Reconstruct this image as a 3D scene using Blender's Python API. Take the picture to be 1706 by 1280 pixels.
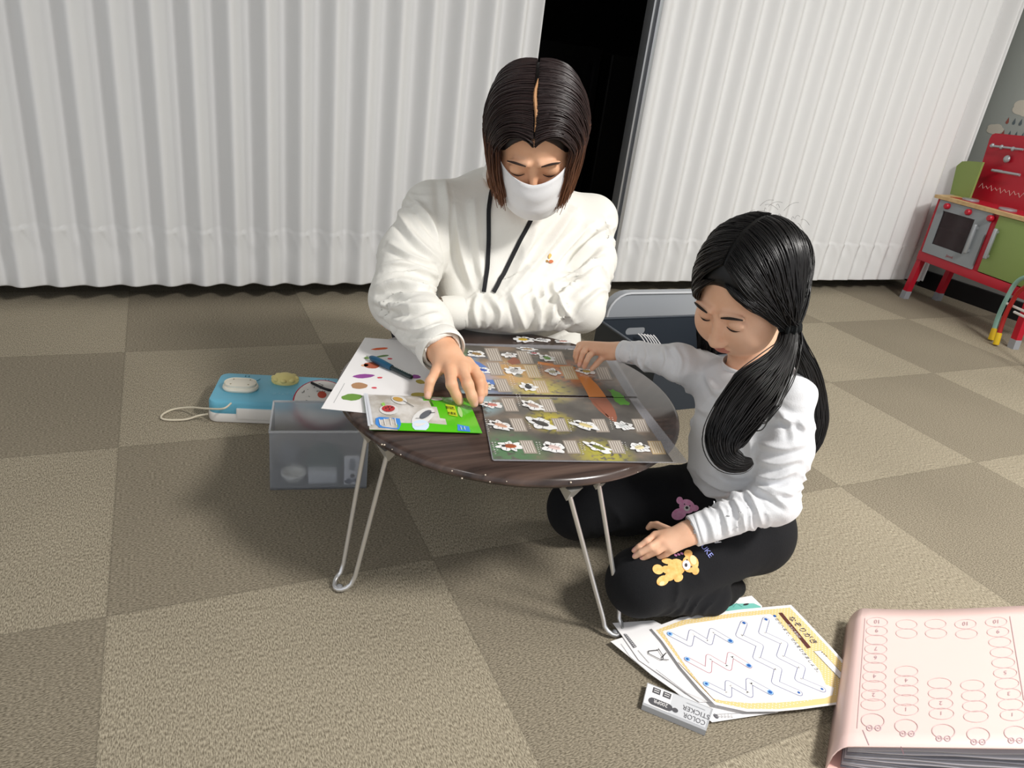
import bpy, bmesh, math, random
import numpy as np
from mathutils import Vector, Matrix
from mathutils.bvhtree import BVHTree
from mathutils.geometry import tessellate_polygon
random.seed(7); rng = np.random.default_rng(7)
for o in list(bpy.data.objects): bpy.data.objects.remove(o, do_unlink=True)
S = bpy.context.scene; C = S.collection

# ---------------- camera ----------------
FPX = 1199.34; CH = 0.8072
R3 = Matrix(((0.90461745, 0.06657675, -0.42099265), (-0.40799412, 0.42104055, -0.81010224), (0.123321, 0.90459515, 0.40804355)))
cam = bpy.data.cameras.new('camera'); cam.sensor_fit = 'HORIZONTAL'; cam.sensor_width = 36; cam.lens = FPX/1706*36; cam.clip_start = .02
co = bpy.data.objects.new('camera', cam); C.objects.link(co)
co.matrix_world = Matrix.Translation((0, 0, CH)) @ R3.to_4x4(); S.camera = co
CAM = Vector((0, 0, CH))

# ---------------- world, lamps, exposure ----------------
w = bpy.data.worlds.new('world'); S.world = w; w.use_nodes = True
w.node_tree.nodes['Background'].inputs[0].default_value = (.93, .96, 1, 1)
w.node_tree.nodes['Background'].inputs[1].default_value = .66
def area(name, loc, target, sx, sy, e, col=(1, 1, 1)):
    l = bpy.data.lights.new(name, 'AREA'); l.shape = 'RECTANGLE'; l.size = sx; l.size_y = sy; l.energy = e; l.color = col
    o = bpy.data.objects.new(name, l); C.objects.link(o); o.location = loc
    o.rotation_euler = (Vector(target)-Vector(loc)).to_track_quat('-Z', 'Y').to_euler(); return o
area('ceiling_lamp', (1.70, -.62, 2.42), (1.70, -.62, 0), .5, .5, 88, (1, .97, .93))
area('ceiling_lamp', (-1.7, -.9, 2.42), (-1.7, -.9, 0), .6, .6, 12, (1, .97, .94))
area('ceiling_lamp', (3.0, .3, 2.42), (3.0, .3, 0), .6, .6, 20, (1, .98, .95))
S.view_settings.view_transform = 'Standard'; S.view_settings.look = 'None'
S.view_settings.exposure = 0.26; S.view_settings.gamma = 1; S.view_settings.use_curve_mapping = False

# ---------------- helpers ----------------
def ray(px, py): return R3 @ Vector(((px-853)/FPX, -(py-640)/FPX, -1))
def at(px, py, z=None, y=None, x=None, d=None):
    r = ray(px, py)
    if z is not None: t = (z-CH)/r.z
    elif y is not None: t = y/r.y
    elif x is not None: t = x/r.x
    else: t = d
    return CAM + r*t
def lin(c):
    return tuple((v/255/12.92 if v/255 <= .04045 else ((v/255+.055)/1.055)**2.4) for v in c) + (1,)
MATS = {}
def mat(name, col, rough=.5, metal=0, bump=0, bscale=200, var=0, vscale=8, alpha=1, trans=0, coat=0, sss=0, col2=None, ior=1.45, spec=.5, sheen=0):
    if name in MATS: return MATS[name]
    m = bpy.data.materials.new(name); m.use_nodes = True; MATS[name] = m
    nt = m.node_tree; b = nt.nodes['Principled BSDF']
    b.inputs['Base Color'].default_value = lin(col); b.inputs['Roughness'].default_value = rough; b.inputs['Metallic'].default_value = metal
    b.inputs['Alpha'].default_value = alpha; b.inputs['Transmission Weight'].default_value = trans; b.inputs['Coat Weight'].default_value = coat
    b.inputs['Coat Roughness'].default_value = .08; b.inputs['IOR'].default_value = ior; b.inputs['Specular IOR Level'].default_value = spec
    b.inputs['Subsurface Weight'].default_value = sss; b.inputs['Subsurface Radius'].default_value = (1, .4, .25); b.inputs['Subsurface Scale'].default_value = .006
    b.inputs['Sheen Weight'].default_value = sheen
    tc = nt.nodes.new('ShaderNodeTexCoord')
    if var or col2:
        n = nt.nodes.new('ShaderNodeTexNoise'); n.inputs['Scale'].default_value = vscale; n.inputs['Detail'].default_value = 4
        nt.links.new(tc.outputs['Object'], n.inputs['Vector'])
        mx = nt.nodes.new('ShaderNodeMix'); mx.data_type = 'RGBA'
        c2 = lin(col2) if col2 else lin([max(0, v*(1-var)) for v in col])
        mx.inputs['A'].default_value = lin(col); mx.inputs['B'].default_value = c2
        rp = nt.nodes.new('ShaderNodeMapRange'); rp.inputs['From Min'].default_value = .35; rp.inputs['From Max'].default_value = .65
        nt.links.new(n.outputs['Fac'], rp.inputs['Value']); nt.links.new(rp.outputs['Result'], mx.inputs['Factor'])
        nt.links.new(mx.outputs['Result'], b.inputs['Base Color'])
    if bump:
        n = nt.nodes.new('ShaderNodeTexNoise'); n.inputs['Scale'].default_value = bscale; n.inputs['Detail'].default_value = 3
        nt.links.new(tc.outputs['Object'], n.inputs['Vector'])
        bp = nt.nodes.new('ShaderNodeBump'); bp.inputs['Strength'].default_value = bump; bp.inputs['Distance'].default_value = .002
        nt.links.new(n.outputs['Fac'], bp.inputs['Height']); nt.links.new(bp.outputs['Normal'], b.inputs['Normal'])
    return m

class MB:
    """collects shapes with materials, builds ONE mesh object"""
    def __init__(s): s.v = []; s.f = []; s.m = []; s.sm = []; s.mats = []
    def mi(s, m):
        if m not in s.mats: s.mats.append(m)
        return s.mats.index(m)
    def add(s, vs, fs, m, smooth=False):
        o = len(s.v); s.v += [tuple(v) for v in vs]; k = s.mi(m)
        for f in fs: s.f.append(tuple(i+o for i in f)); s.m.append(k); s.sm.append(smooth)
    def box(s, lo, hi, m, M=None, bev=0):
        bm = bmesh.new(); bmesh.ops.create_cube(bm, size=1)
        for v in bm.verts: v.co = Vector([lo[i]+(v.co[i]+.5)*(hi[i]-lo[i]) for i in range(3)])
        if bev: bmesh.ops.bevel(bm, geom=bm.edges[:], offset=bev, segments=3, affect='EDGES', profile=.5)
        s.bm(bm, m, M, bool(bev))
    def bm(s, bm, m, M=None, smooth=False):
        if M is not None: bm.transform(M)
        bm.verts.index_update()
        s.add([v.co.copy() for v in bm.verts], [[v.index for v in f.verts] for f in bm.faces], m, smooth); bm.free()
    def poly(s, pts, m, h=0, flip=False):
        pts = [Vector(p) for p in pts]
        tri = tessellate_polygon([pts]); n = len(pts)
        if h:
            nn = Vector((0, 0, 1)); top = [p+nn*h for p in pts]
            s.add(pts+top, [tuple(reversed(t)) for t in tri]+[tuple(i+n for i in t) for t in tri]+[(i, (i+1) % n, (i+1) % n+n, i+n) for i in range(n)], m)
        else: s.add(pts, tri, m)
    def tube(s, pts, r, m, n=10, cap=True, closed=False, rs=None):
        pts = [Vector(p) for p in pts]; N = len(pts); vs = []; fs = []
        up = None
        for i, p in enumerate(pts):
            a = pts[(i-1) % N] if (closed or i) else p; b = pts[(i+1) % N] if (closed or i < N-1) else p
            t = (b-a).normalized()
            if up is None: up = t.orthogonal().normalized()
            up = (up-t*up.dot(t)).normalized(); sd = t.cross(up)
            rr = rs[i] if rs else r
            for k in range(n):
                q = 2*math.pi*k/n; vs.append(p+(up*math.cos(q)+sd*math.sin(q))*rr)
        for i in range(N if closed else N-1):
            j = (i+1) % N
            for k in range(n): fs.append((i*n+k, i*n+(k+1) % n, j*n+(k+1) % n, j*n+k))
        if cap and not closed: fs.append(tuple(reversed(range(n)))); fs.append(tuple((N-1)*n+k for k in range(n)))
        s.add(vs, fs, m, True)
    def lathe(s, prof, m, n=48, M=None, sx=1, sy=1):
        vs = []; fs = []
        for (r, z) in prof:
            for k in range(n):
                q = 2*math.pi*k/n; vs.append(Vector((r*math.cos(q)*sx, r*math.sin(q)*sy, z)))
        for i in range(len(prof)-1):
            for k in range(n): fs.append((i*n+k, i*n+(k+1) % n, (i+1)*n+(k+1) % n, (i+1)*n+k))
        if prof[0][0] > 1e-6: fs.append(tuple(reversed(range(n))))
        if prof[-1][0] > 1e-6: fs.append(tuple((len(prof)-1)*n+k for k in range(n)))
        if M is not None: vs = [M @ v for v in vs]
        s.add(vs, fs, m, True)
    def ell(s, c, r, m, M=None, seg=20):
        bm = bmesh.new(); bmesh.ops.create_uvsphere(bm, u_segments=seg, v_segments=max(8, seg//2), radius=1)
        for v in bm.verts: v.co = Vector((v.co.x*r[0], v.co.y*r[1], v.co.z*r[2]))
        if M is not None: bm.transform(M.to_4x4())
        bm.transform(Matrix.Translation(c)); s.bm(bm, m, None, True)
    def build(s, name, parent=None, mesh_pose=None, autos=True):
        me = bpy.data.meshes.new(name); me.from_pydata(s.v, [], s.f)
        for m in s.mats: me.materials.append(m)
        me.polygons.foreach_set('material_index', s.m); me.polygons.foreach_set('use_smooth', s.sm); me.update()
        o = bpy.data.objects.new(name, me); C.objects.link(o)
        if parent: o.parent = parent
        if autos:
            try: me.set_sharp_from_angle(angle=math.radians(42))
            except Exception: pass
        return o
def tag(o, label=None, cat=None, group=None, kind=None):
    if label: o['label'] = label
    if cat: o['category'] = cat
    if group: o['group'] = group
    if kind: o['kind'] = kind
    return o
def empty(name, loc, label, cat, group=None, rz=0):
    o = bpy.data.objects.new(name, None); C.objects.link(o); o.location = loc; o.rotation_euler.z = rz; o.empty_display_size = .05
    return tag(o, label, cat, group)
def keep(ch, root):
    """parent a mesh built in world coordinates to its root without moving it"""
    ch.parent = root; bpy.context.view_layer.update() if False else None
    ch.matrix_parent_inverse = (Matrix.Translation(root.location) @ root.rotation_euler.to_matrix().to_4x4()).inverted(); return ch
def text_mesh(txt, size):
    cu = bpy.data.curves.new('t', 'FONT'); cu.body = txt; cu.size = size; cu.resolution_u = 3
    o = bpy.data.objects.new('t', cu); C.objects.link(o); dg = bpy.context.evaluated_depsgraph_get()
    me = bpy.data.meshes.new_from_object(o.evaluated_get(dg))
    vs = [v.co.copy() for v in me.vertices]; fs = [tuple(p.vertices) for p in me.polygons]
    bpy.data.objects.remove(o, do_unlink=True); bpy.data.curves.remove(cu); bpy.data.meshes.remove(me)
    return vs, fs
def put_text(mb, txt, p0, p1, m, aspect=1.0, up=None, hgt=None, lift=0):
    """text filling the baseline p0 -> p1"""
    vs, fs = text_mesh(txt, 1.0)
    if not vs: return
    x0 = min(v.x for v in vs); x1 = max(v.x for v in vs); L = (Vector(p1)-Vector(p0)); ex = L/(x1-x0)
    u = up if up is not None else Vector((-L.y, L.x, 0)).normalized()
    k = hgt if hgt else ex.length*aspect
    mb.add([Vector(p0)+ex*(v.x-x0)+u*(v.y*k)+Vector((0, 0, lift)) for v in vs], fs, m)
def ribbon(mb, pts, wd, m, lift=0, rnd=True, nrm=Vector((0, 0, 1))):
    pts = [Vector(p) for p in pts]
    for a, b in zip(pts[:-1], pts[1:]):
        t = (b-a).normalized(); s_ = nrm.cross(t).normalized()*wd/2; l = nrm*lift
        mb.add([a-s_+l, b-s_+l, b+s_+l, a+s_+l], [(0, 1, 2, 3)], m)
    if rnd:
        for p in pts: disc(mb, p+nrm*(lift+.00001), wd/2, m, 10, nrm)
def disc(mb, c, r, m, n=16, nrm=Vector((0, 0, 1)), ry=None, rot=0):
    nrm = Vector(nrm).normalized(); e = Vector((1, 0, 0)); e = (e-nrm*e.dot(nrm)).normalized(); g = nrm.cross(e)
    ry = ry or r; ca, sa = math.cos(rot), math.sin(rot); e, g = e*ca+g*sa, g*ca-e*sa
    mb.add([Vector(c)+e*r*math.cos(2*math.pi*k/n)+g*ry*math.sin(2*math.pi*k/n) for k in range(n)], [tuple(range(n))], m)
def crop(s, ox, oy): return lambda p: (ox+p[0]*s, oy+p[1]*s)
def smoothpath(pts, n=8):
    P = [Vector(p) for p in pts]; out = []
    for i in range(len(P)-1):
        a = P[max(i-1, 0)]; b = P[i]; c = P[i+1]; d = P[min(i+2, len(P)-1)]
        for k in range(n):
            t = k/n; out.append(.5*((2*b)+(c-a)*t+(2*a-5*b+4*c-d)*t*t+(3*b-a-3*c+d)*t**3))
    out.append(P[-1]); return out
# ================= materials =================
white = mat('white_plastic', (236, 234, 230), .35)
black_m = mat('black', (18, 18, 20), .6)
chrome = mat('chrome', (225, 225, 226), .3, .8)
ink = mat('ink', (40, 40, 44), .6)

def carpet_material():
    m = bpy.data.materials.new('carpet_tiles'); m.use_nodes = True; nt = m.node_tree; N = nt.nodes; Lk = nt.links; b = N['Principled BSDF']
    geo = N.new('ShaderNodeNewGeometry'); sep = N.new('ShaderNodeSeparateXYZ'); Lk.new(geo.outputs['Position'], sep.inputs[0])
    def math_(op, a, bv=None, c=None):
        n = N.new('ShaderNodeMath'); n.operation = op
        for i, v in enumerate((a, bv, c)):
            if v is None: continue
            if isinstance(v, (int, float)): n.inputs[i].default_value = v
            else: Lk.new(v, n.inputs[i])
        return n.outputs[0]
    tx = math_('DIVIDE', math_('SUBTRACT', sep.outputs['X'], -.1156), .5); ty = math_('DIVIDE', math_('SUBTRACT', sep.outputs['Y'], 1.448), .5)
    par = math_('ABSOLUTE', math_('SUBTRACT', math_('ABSOLUTE', math_('MODULO', math_('ADD', math_('FLOOR', tx), math_('FLOOR', ty)), 2)), 0))
    # pile runs along y on light tiles, along x on dark ones: two stretched noises
    def stretched(sx, sy):
        cb = N.new('ShaderNodeCombineXYZ'); Lk.new(math_('MULTIPLY', sep.outputs['X'], sx), cb.inputs[0]); Lk.new(math_('MULTIPLY', sep.outputs['Y'], sy), cb.inputs[1])
        n = N.new('ShaderNodeTexNoise'); n.inputs['Scale'].default_value = 1; n.inputs['Detail'].default_value = 2; Lk.new(cb.outputs[0], n.inputs['Vector']); return n.outputs['Fac']
    n1 = stretched(560, 190); n2 = stretched(230, 540)
    mxn = N.new('ShaderNodeMix'); Lk.new(par, mxn.inputs[0]); Lk.new(n1, mxn.inputs[2]); Lk.new(n2, mxn.inputs[3]); nn = mxn.outputs[0]
    def two(ca, cb_, lo=.33, hi=.67):
        r = N.new('ShaderNodeMapRange'); r.inputs['From Min'].default_value = lo; r.inputs['From Max'].default_value = hi; Lk.new(nn, r.inputs['Value'])
        x = N.new('ShaderNodeMix'); x.data_type = 'RGBA'; x.inputs['A'].default_value = lin(ca); x.inputs['B'].default_value = lin(cb_); Lk.new(r.outputs[0], x.inputs['Factor']); return x.outputs['Result']
    A = two((117, 108, 92), (183, 173, 152)); B = two((104, 96, 82), (163, 153, 134))
    x = N.new('ShaderNodeMix'); x.data_type = 'RGBA'; Lk.new(par, x.inputs['Factor']); Lk.new(A, x.inputs['A']); Lk.new(B, x.inputs['B'])
    # faint soil
    so = N.new('ShaderNodeTexNoise'); so.inputs['Scale'].default_value = 1.7; so.inputs['Detail'].default_value = 3; Lk.new(geo.outputs['Position'], so.inputs['Vector'])
    r = N.new('ShaderNodeMapRange'); r.inputs['From Min'].default_value = .3; r.inputs['From Max'].default_value = .7; r.inputs['To Min'].default_value = .9; r.inputs['To Max'].default_value = 1.04; Lk.new(so.outputs['Fac'], r.inputs['Value'])
    # seam
    fx = math_('PINGPONG', tx, .5); fy = math_('PINGPONG', ty, .5); sm = math_('MINIMUM', fx, fy)
    s2 = N.new('ShaderNodeMapRange'); s2.inputs['From Max'].default_value = .006; s2.inputs['To Min'].default_value = .8; s2.inputs['To Max'].default_value = 1; Lk.new(sm, s2.inputs['Value'])
    vm = N.new('ShaderNodeVectorMath'); vm.operation = 'SCALE'; Lk.new(x.outputs['Result'], vm.inputs[0]); Lk.new(math_('MULTIPLY', r.outputs[0], s2.outputs[0]), vm.inputs['Scale'])
    Lk.new(vm.outputs[0], b.inputs['Base Color']); b.inputs['Roughness'].default_value = .95; b.inputs['Specular IOR Level'].default_value = .15
    bp = N.new('ShaderNodeBump'); bp.inputs['Strength'].default_value = .55; bp.inputs['Distance'].default_value = .003; Lk.new(nn, bp.inputs['Height']); Lk.new(bp.outputs[0], b.inputs['Normal'])
    return m

# ================= setting =================
m = MB(); m.box((-2.6, -1.6, -.05), (4.2, 5.6, 0), carpet_material()); tag(m.build('floor'), 'grey brown carpet tiles laid in a checkerboard', kind='structure')
m = MB(); m.box((-2.6, -1.6, 2.5), (4.2, 5.6, 2.55), mat('ceiling_white', (205, 205, 202), .9)); tag(m.build('ceiling'), kind='structure')
wallp = mat('grey_wallpaper', (163, 168, 163), .8, bump=.1)
m = MB(); m.box((3.55, -1.6, 0), (3.6, 2.42, 2.5), wallp); tag(m.build('wall_right'), 'pale grey wallpapered wall', kind='structure')
m = MB(); m.box((3.53, -1.6, 0), (3.552, 2.40, .085), mat('black_base', (16, 16, 18), .5)); tag(m.build('baseboard_right'), kind='structure')
dk = mat('wall_in_gloom', (16, 17, 20), .9)  # darkness of the unlit back room is put into this wall colour
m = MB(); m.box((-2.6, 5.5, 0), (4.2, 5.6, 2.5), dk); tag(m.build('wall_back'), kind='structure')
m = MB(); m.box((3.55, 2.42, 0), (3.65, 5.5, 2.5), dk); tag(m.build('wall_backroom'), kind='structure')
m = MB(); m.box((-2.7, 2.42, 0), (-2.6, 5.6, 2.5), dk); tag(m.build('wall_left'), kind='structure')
# wallpaper prints: clouds and raindrops on the wall (flat transfers)
cl = mat('cloud_print', (206, 200, 186), .8); rd = mat('rain_print', (92, 104, 108), .8); rr_ = mat('rain_print_red', (150, 84, 74), .8)
def wall_print(px, py, dy, dz, s, label, drops=True):
    p = at(px, py, x=3.549); y, z = p.y+dy, p.z+dz; root = empty('wall_sticker', (3.549, y, z), label, 'wall sticker')
    o = []
    for k in range(48):     # outline of four overlapping puffs
        q = 2*math.pi*k/48; R_ = 1.35+.22*abs(math.sin(2.5*q)); o.append(Vector((0, math.cos(q)*R_*s*1.25, math.sin(q)*R_*s*.72)))
    m = MB(); tri = tessellate_polygon([[Vector((v.y, v.z, 0)) for v in o]]); m.add(o, tri, cl); m.build('cloud', root)
    if drops:
        i = 0
        for row in range(2):
            for c in range(4):
                i += 1; yy = -.9*s+c*.9*s; zz = -1.9*s-row*1.6*s; m = MB()
                m.add([(0, yy, zz+.55*s), (0, yy-.22*s, zz-.1*s), (0, yy-.12*s, zz-.32*s), (0, yy+.12*s, zz-.32*s), (0, yy+.22*s, zz-.1*s)], [(0, 1, 2, 3, 4)], rr_ if (i % 4 == 0) else rd); m.build('raindrop', root)
wall_print(1710, 180, 0, 0, .034, 'cream cloud with grey raindrops on the wall above the toy kitchen')
wall_print(1645, 465, 0, .03, .026, 'cloud with small raindrops low on the wall under the toy kitchen')
wall_print(1668, 217, .03, 0, .022, 'small cream cloud on the wall beside the curtain bundle', False)

# ---- accordion curtains ----
cur = mat('curtain_cloth', (226, 226, 226), .9, bump=.10, bscale=900)
def curtain(name, x0, x1, lam, amp, xref, label, bunch=None):
    n = int((x1-x0)/.0032); zs = [0, .004, .03, .06, .08, .095, .11, .12, .13, .14, .148, .156, .163, .17, .176, .182, .19, .21, .25, .32, .45, .6, .8, 1.0, 1.3, 1.6, 2.0, 2.42]; ZS = .172
    vs = []; fs = []
    for j, z in enumerate(zs):
        for i in range(n+1):
            x = x0+(x1-x0)*i/n
            u = (x-xref)/lam+.035*math.sin(x*3.1+1); fr_ = u-math.floor(u+.5)          # recess centred on whole numbers
            c1 = math.cos(2*math.pi*u); prof = c1+.06*math.sin(4*math.pi*u)
            A = amp*(1+.10*math.sin(x*7.3)); dz = z-ZS; y = A*prof
            if dz < 0:
                q = min(1, -dz/.05); y = A*(prof*(1-.16*q)-.03)
                for w0, am in ((-.30, 1.), (.16, .45)):
                    cu = w0+.26*(-dz/.06); gg = math.exp(-((fr_-cu)/.055)**2)*max(0, 1+dz/.075)*am
                    y -= .0085*gg*(amp/.02)**.3
                y += .0016*math.sin(37*x+60*z)*math.exp(-(fr_/.25)**2)*q
            elif dz < .02: y += .0012*math.exp(-((dz-.004)/.006)**2)
            y += .0006*math.sin(x*31+z*4)*math.sin(z*3+x*9)
            if bunch and x > bunch: y += .035*math.sin((x-bunch)*2*math.pi/.055)*min(1, (x-bunch)/.03)
            vs.append((x, 2.33+y, .055+z-(.0045*prof if j < 2 else 0)))
    for j in range(len(zs)-1):
        for i in range(n): a = j*(n+1)+i; fs.append((a, a+1, a+n+2, a+n+1))
    m = MB(); m.add(vs, fs, cur, True); o = m.build(name, autos=False)
    md = o.modifiers.new('s', 'SOLIDIFY'); md.thickness = .002
    tag(o, label, 'curtain'); return o
curtain('accordion_curtain', -1.3, 1.138, .0955, .031, -.325, 'white pleated accordion curtain on the left, ending behind the adult')
curtain('accordion_curtain', 1.578, 3.455, .099, .018, 1.752, 'white pleated accordion curtain on the right, running from the metal post to the corner', bunch=3.33)
m = MB(); pm = mat('post_metal', (178, 180, 184), .35, .7); pd = mat('post_dark', (96, 98, 102), .4, .5)
m.box((1.560, 2.305, .045), (1.575, 2.36, 2.46), pm, bev=.001); m.box((1.548, 2.315, .05), (1.5605, 2.35, 2.46), pd); m.box((1.541, 2.31, .048), (1.5485, 2.355, 2.46), pm, bev=.001)
m.box((1.55, 2.303, .02), (1.575, 2.362, .05), white, bev=.002)
tag(m.build('door_post'), 'grey metal closing post at the left edge of the right curtain', 'door post')
# dark store room behind the gap
dcab = mat('cabinet_in_gloom', (12, 12, 14), .5); dln = mat('trim_in_gloom', (34, 35, 38), .4)  # near-black colours carry the room's shade, so only silhouettes show
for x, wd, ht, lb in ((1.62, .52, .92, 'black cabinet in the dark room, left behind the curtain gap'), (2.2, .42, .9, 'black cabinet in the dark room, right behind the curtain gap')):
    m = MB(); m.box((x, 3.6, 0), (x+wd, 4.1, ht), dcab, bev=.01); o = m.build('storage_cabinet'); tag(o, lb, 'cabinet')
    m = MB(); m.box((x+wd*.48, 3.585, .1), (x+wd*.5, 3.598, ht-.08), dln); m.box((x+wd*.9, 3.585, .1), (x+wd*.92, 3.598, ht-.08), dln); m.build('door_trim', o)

# ================= table =================
TC = Vector((.520, 1.003)); TZ = .295; TR = .292
root = empty('low_round_table', (TC.x, TC.y, 0), 'low round folding table with glossy dark brown top and bent wire legs', 'table')
def wood():
    m = mat('dark_wood', (50, 37, 33), .24, coat=.25); nt = m.node_tree; N = nt.nodes; b = N['Principled BSDF']
    tc = N.new('ShaderNodeTexCoord'); mp = N.new('ShaderNodeMapping'); mp.inputs['Rotation'].default_value = (0, 0, .25); mp.inputs['Scale'].default_value = (5, 75, 20); nt.links.new(tc.outputs['Object'], mp.inputs[0])
    n = N.new('ShaderNodeTexNoise'); n.inputs['Scale'].default_value = 1; n.inputs['Detail'].default_value = 6; nt.links.new(mp.outputs[0], n.inputs['Vector'])
    r = N.new('ShaderNodeValToRGB'); r.color_ramp.elements[0].position = .3; r.color_ramp.elements[0].color = lin((44, 33, 30)); r.color_ramp.elements[1].position = .72; r.color_ramp.elements[1].color = lin((92, 74, 66))
    nt.links.new(n.outputs['Fac'], r.inputs[0]); nt.links.new(r.outputs[0], b.inputs['Base Color'])
    return m
m = MB(); T = .021
m.lathe([(0, TZ-T), (TR-.02, TZ-T), (TR-.006, TZ-T+.003), (TR, TZ-T+.009), (TR-.0005, TZ-.007), (TR-.004, TZ-.002), (TR-.009, TZ), (0, TZ)], wood(), 128)
m.build('tabletop', root)
m = MB(); cm = mat('chipped_edge', (214, 200, 182), .7)
for k in range(26):
    q = random.uniform(0, 6.28); zz = TZ-random.uniform(.0015, .014); c = Vector((math.cos(q)*(TR+.0002), math.sin(q)*(TR+.0002), zz)); s = random.uniform(.0006, .0016)
    if zz > TZ-.005: c.xy *= (TR-.0015)/TR
    m.ell(c, (s, s, s*.7), cm, seg=8)
m.build('edge_chips', root)
feet = [Vector((.214, .915)), Vector((.604, .692)), Vector((.832, 1.085)), Vector((.442, 1.308))]
tops = [Vector((.264, .917)), Vector((.522, .735)), Vector((.776, 1.085)), Vector((.50, 1.27))]
for f, t in zip(feet, tops):
    out = (f-TC).normalized(); sd = Vector((-out.y, out.x)); m = MB()
    L = lambda p, z: Vector((p.x-TC.x, p.y-TC.y, z))
    pts = [L(t+sd*.030, TZ-T-.006)]
    fa = f-out*.012; pts += [L(t+sd*.030, TZ-T-.016), L(fa+sd*.019-out*.006, .032)]
    for k in range(9):
        q = math.pi*k/8; pts.append(L(fa+sd*math.cos(q)*.017+out*math.sin(q)*.018, .0045+.012*(1-math.sin(q))))
    pts += [L(fa-sd*.019-out*.006, .032), L(t-sd*.030, TZ-T-.016), L(t-sd*.030, TZ-T-.006)]
    m.tube(pts, .0036, chrome, 12); o = m.build('leg', root)
    ss = Vector((sd.x, sd.y, 0)); oo = Vector((out.x, out.y, 0)); c = L(t, TZ-T)
    for s in (1, -1):
        m = MB(); b = c+ss*(.030*s); m.add([b+ss*.012-oo*.02, b-ss*.012-oo*.02, b-ss*.012+oo*.012, b+ss*.012+oo*.012, b+ss*.005-Vector((0, 0, .024)), b-ss*.005-Vector((0, 0, .024))], [(0, 1, 2, 3), (0, 4, 5, 1), (3, 2, 5, 4), (1, 5, 2), (0, 3, 4)], mat('bracket_steel', (190, 188, 182), .4, .6))
        m.build('hinge_bracket', o)
    m = MB(); m.ell(L(f-out*.0, .004)+Vector((out.x, out.y, 0))*-.001, (.006, .006, .004), mat('clear_foot', (150, 152, 156), .3), seg=10); m.build('foot_cap', o)

# ================= things on the table =================
T1 = TZ+.0004
def sheetpts(pxs, z, n=1): return [at(p[0], p[1], z=z) for p in pxs]
c4 = crop(.1993, 520, 540); c3 = crop(.22274, 780, 540)
# white paper with printed vegetables
pap = mat('paper', (238, 236, 236), .7)
m = MB(); zt = T1
PA = [at(608, 563, z=zt), at(535, 681, z=zt), at(690, 697, z=zt), at(757, 574, z=zt)]
m.poly([PA[1], PA[2], PA[3], PA[0]], pap, .0005)
def pm_(name, col): return mat('print_'+name, col, .65)
def blob(mb, px, z, rx, ry, col, rot=0, n=14, wob=.12, seed=0):
    c = at(*px, z=z); r = random.Random(seed+int(px[0]*7)); ca, sa = math.cos(rot), math.sin(rot); vs = []
    for k in range(n):
        q = 2*math.pi*k/n; w_ = 1+r.uniform(-wob, wob); x, y = rx*w_*math.cos(q), ry*w_*math.sin(q); vs.append(c+Vector((x*ca-y*sa, x*sa+y*ca, 0)))
    mb.poly(vs, col)
z1 = zt+.0007
for (p, rx, ry, col, rot) in (((565, 207), .016, .005, (222, 96, 48), .1), ((500, 345), .014, .014, (176, 92, 66), 0), ((440, 345), .007, .005, (226, 170, 132), .3), ((432, 435), .018, .0085, (146, 70, 150), .0), ((395, 515), .013, .0125, (176, 134, 98), .5), ((333, 612), .016, .012, (108, 150, 62), 0), ((862, 440), .009, .008, (146, 70, 150), .2), ((905, 482), .007, .009, (176, 160, 70), .3), ((886, 590), .013, .008, (178, 164, 74), 0), ((590, 268), .012, .004, (96, 132, 70), .2), ((470, 280), .009, .006, (112, 140, 80), .6)):
    blob(m, c4(p), z1, rx, ry, pm_('c%d_%d_%d' % col, col), rot, wob=.1)
for p in ((650, 290), (566, 448), (520, 533)): blob(m, c4(p), z1, .0045, .0035, pm_('red', (214, 76, 90)))
a, b = at(*c4((272, 495)), z=z1), at(*c4((180, 660)), z=z1)
put_text(m, 'nazorigaki sheet', b, a, mat('grey_ink', (130, 130, 134), .7), .8) if False else ribbon(m, [a, b], .0007, mat('grey_ink', (150, 150, 152), .7), rnd=False)
tag(m.build('paper_sheet'), 'white paper printed with coloured vegetables at the left edge of the round table', 'paper')
# pen
a = at(618, 596, z=TZ+.0075); b = at(686, 629, z=TZ+.0065); d = (b-a).normalized(); L_ = (b-a).length
root = empty('pen', a, 'dark blue and black pen lying on the vegetable paper', 'pen')
m = MB(); q = lambda t: a+d*t
m.tube([q(-.002), q(.002), q(.012), q(.03), q(.052)], .005, mat('pen_grip', (22, 78, 108), .35), 16, rs=[.0028, .0048, .0062, .0062, .0052]); keep(m.build('grip'), root)
m = MB(); m.tube([q(.050), q(.054), q(L_-.003), q(L_)], .004, mat('pen_body', (24, 40, 42), .25), 16, rs=[.004, .0042, .0040, .0034])
for k in range(9): m.box((-.0008, -.001, .0041), (.0008, .001, .0043), mat('pen_print', (176, 184, 180), .5), Matrix.Translation(q(.06+k*.004)))
keep(m.build('barrel'), root)
m = MB(); m.tube([q(-.012), q(-.002)], .001, chrome, 10, rs=[.0006, .0022]); keep(m.build('tip'), root)

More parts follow.
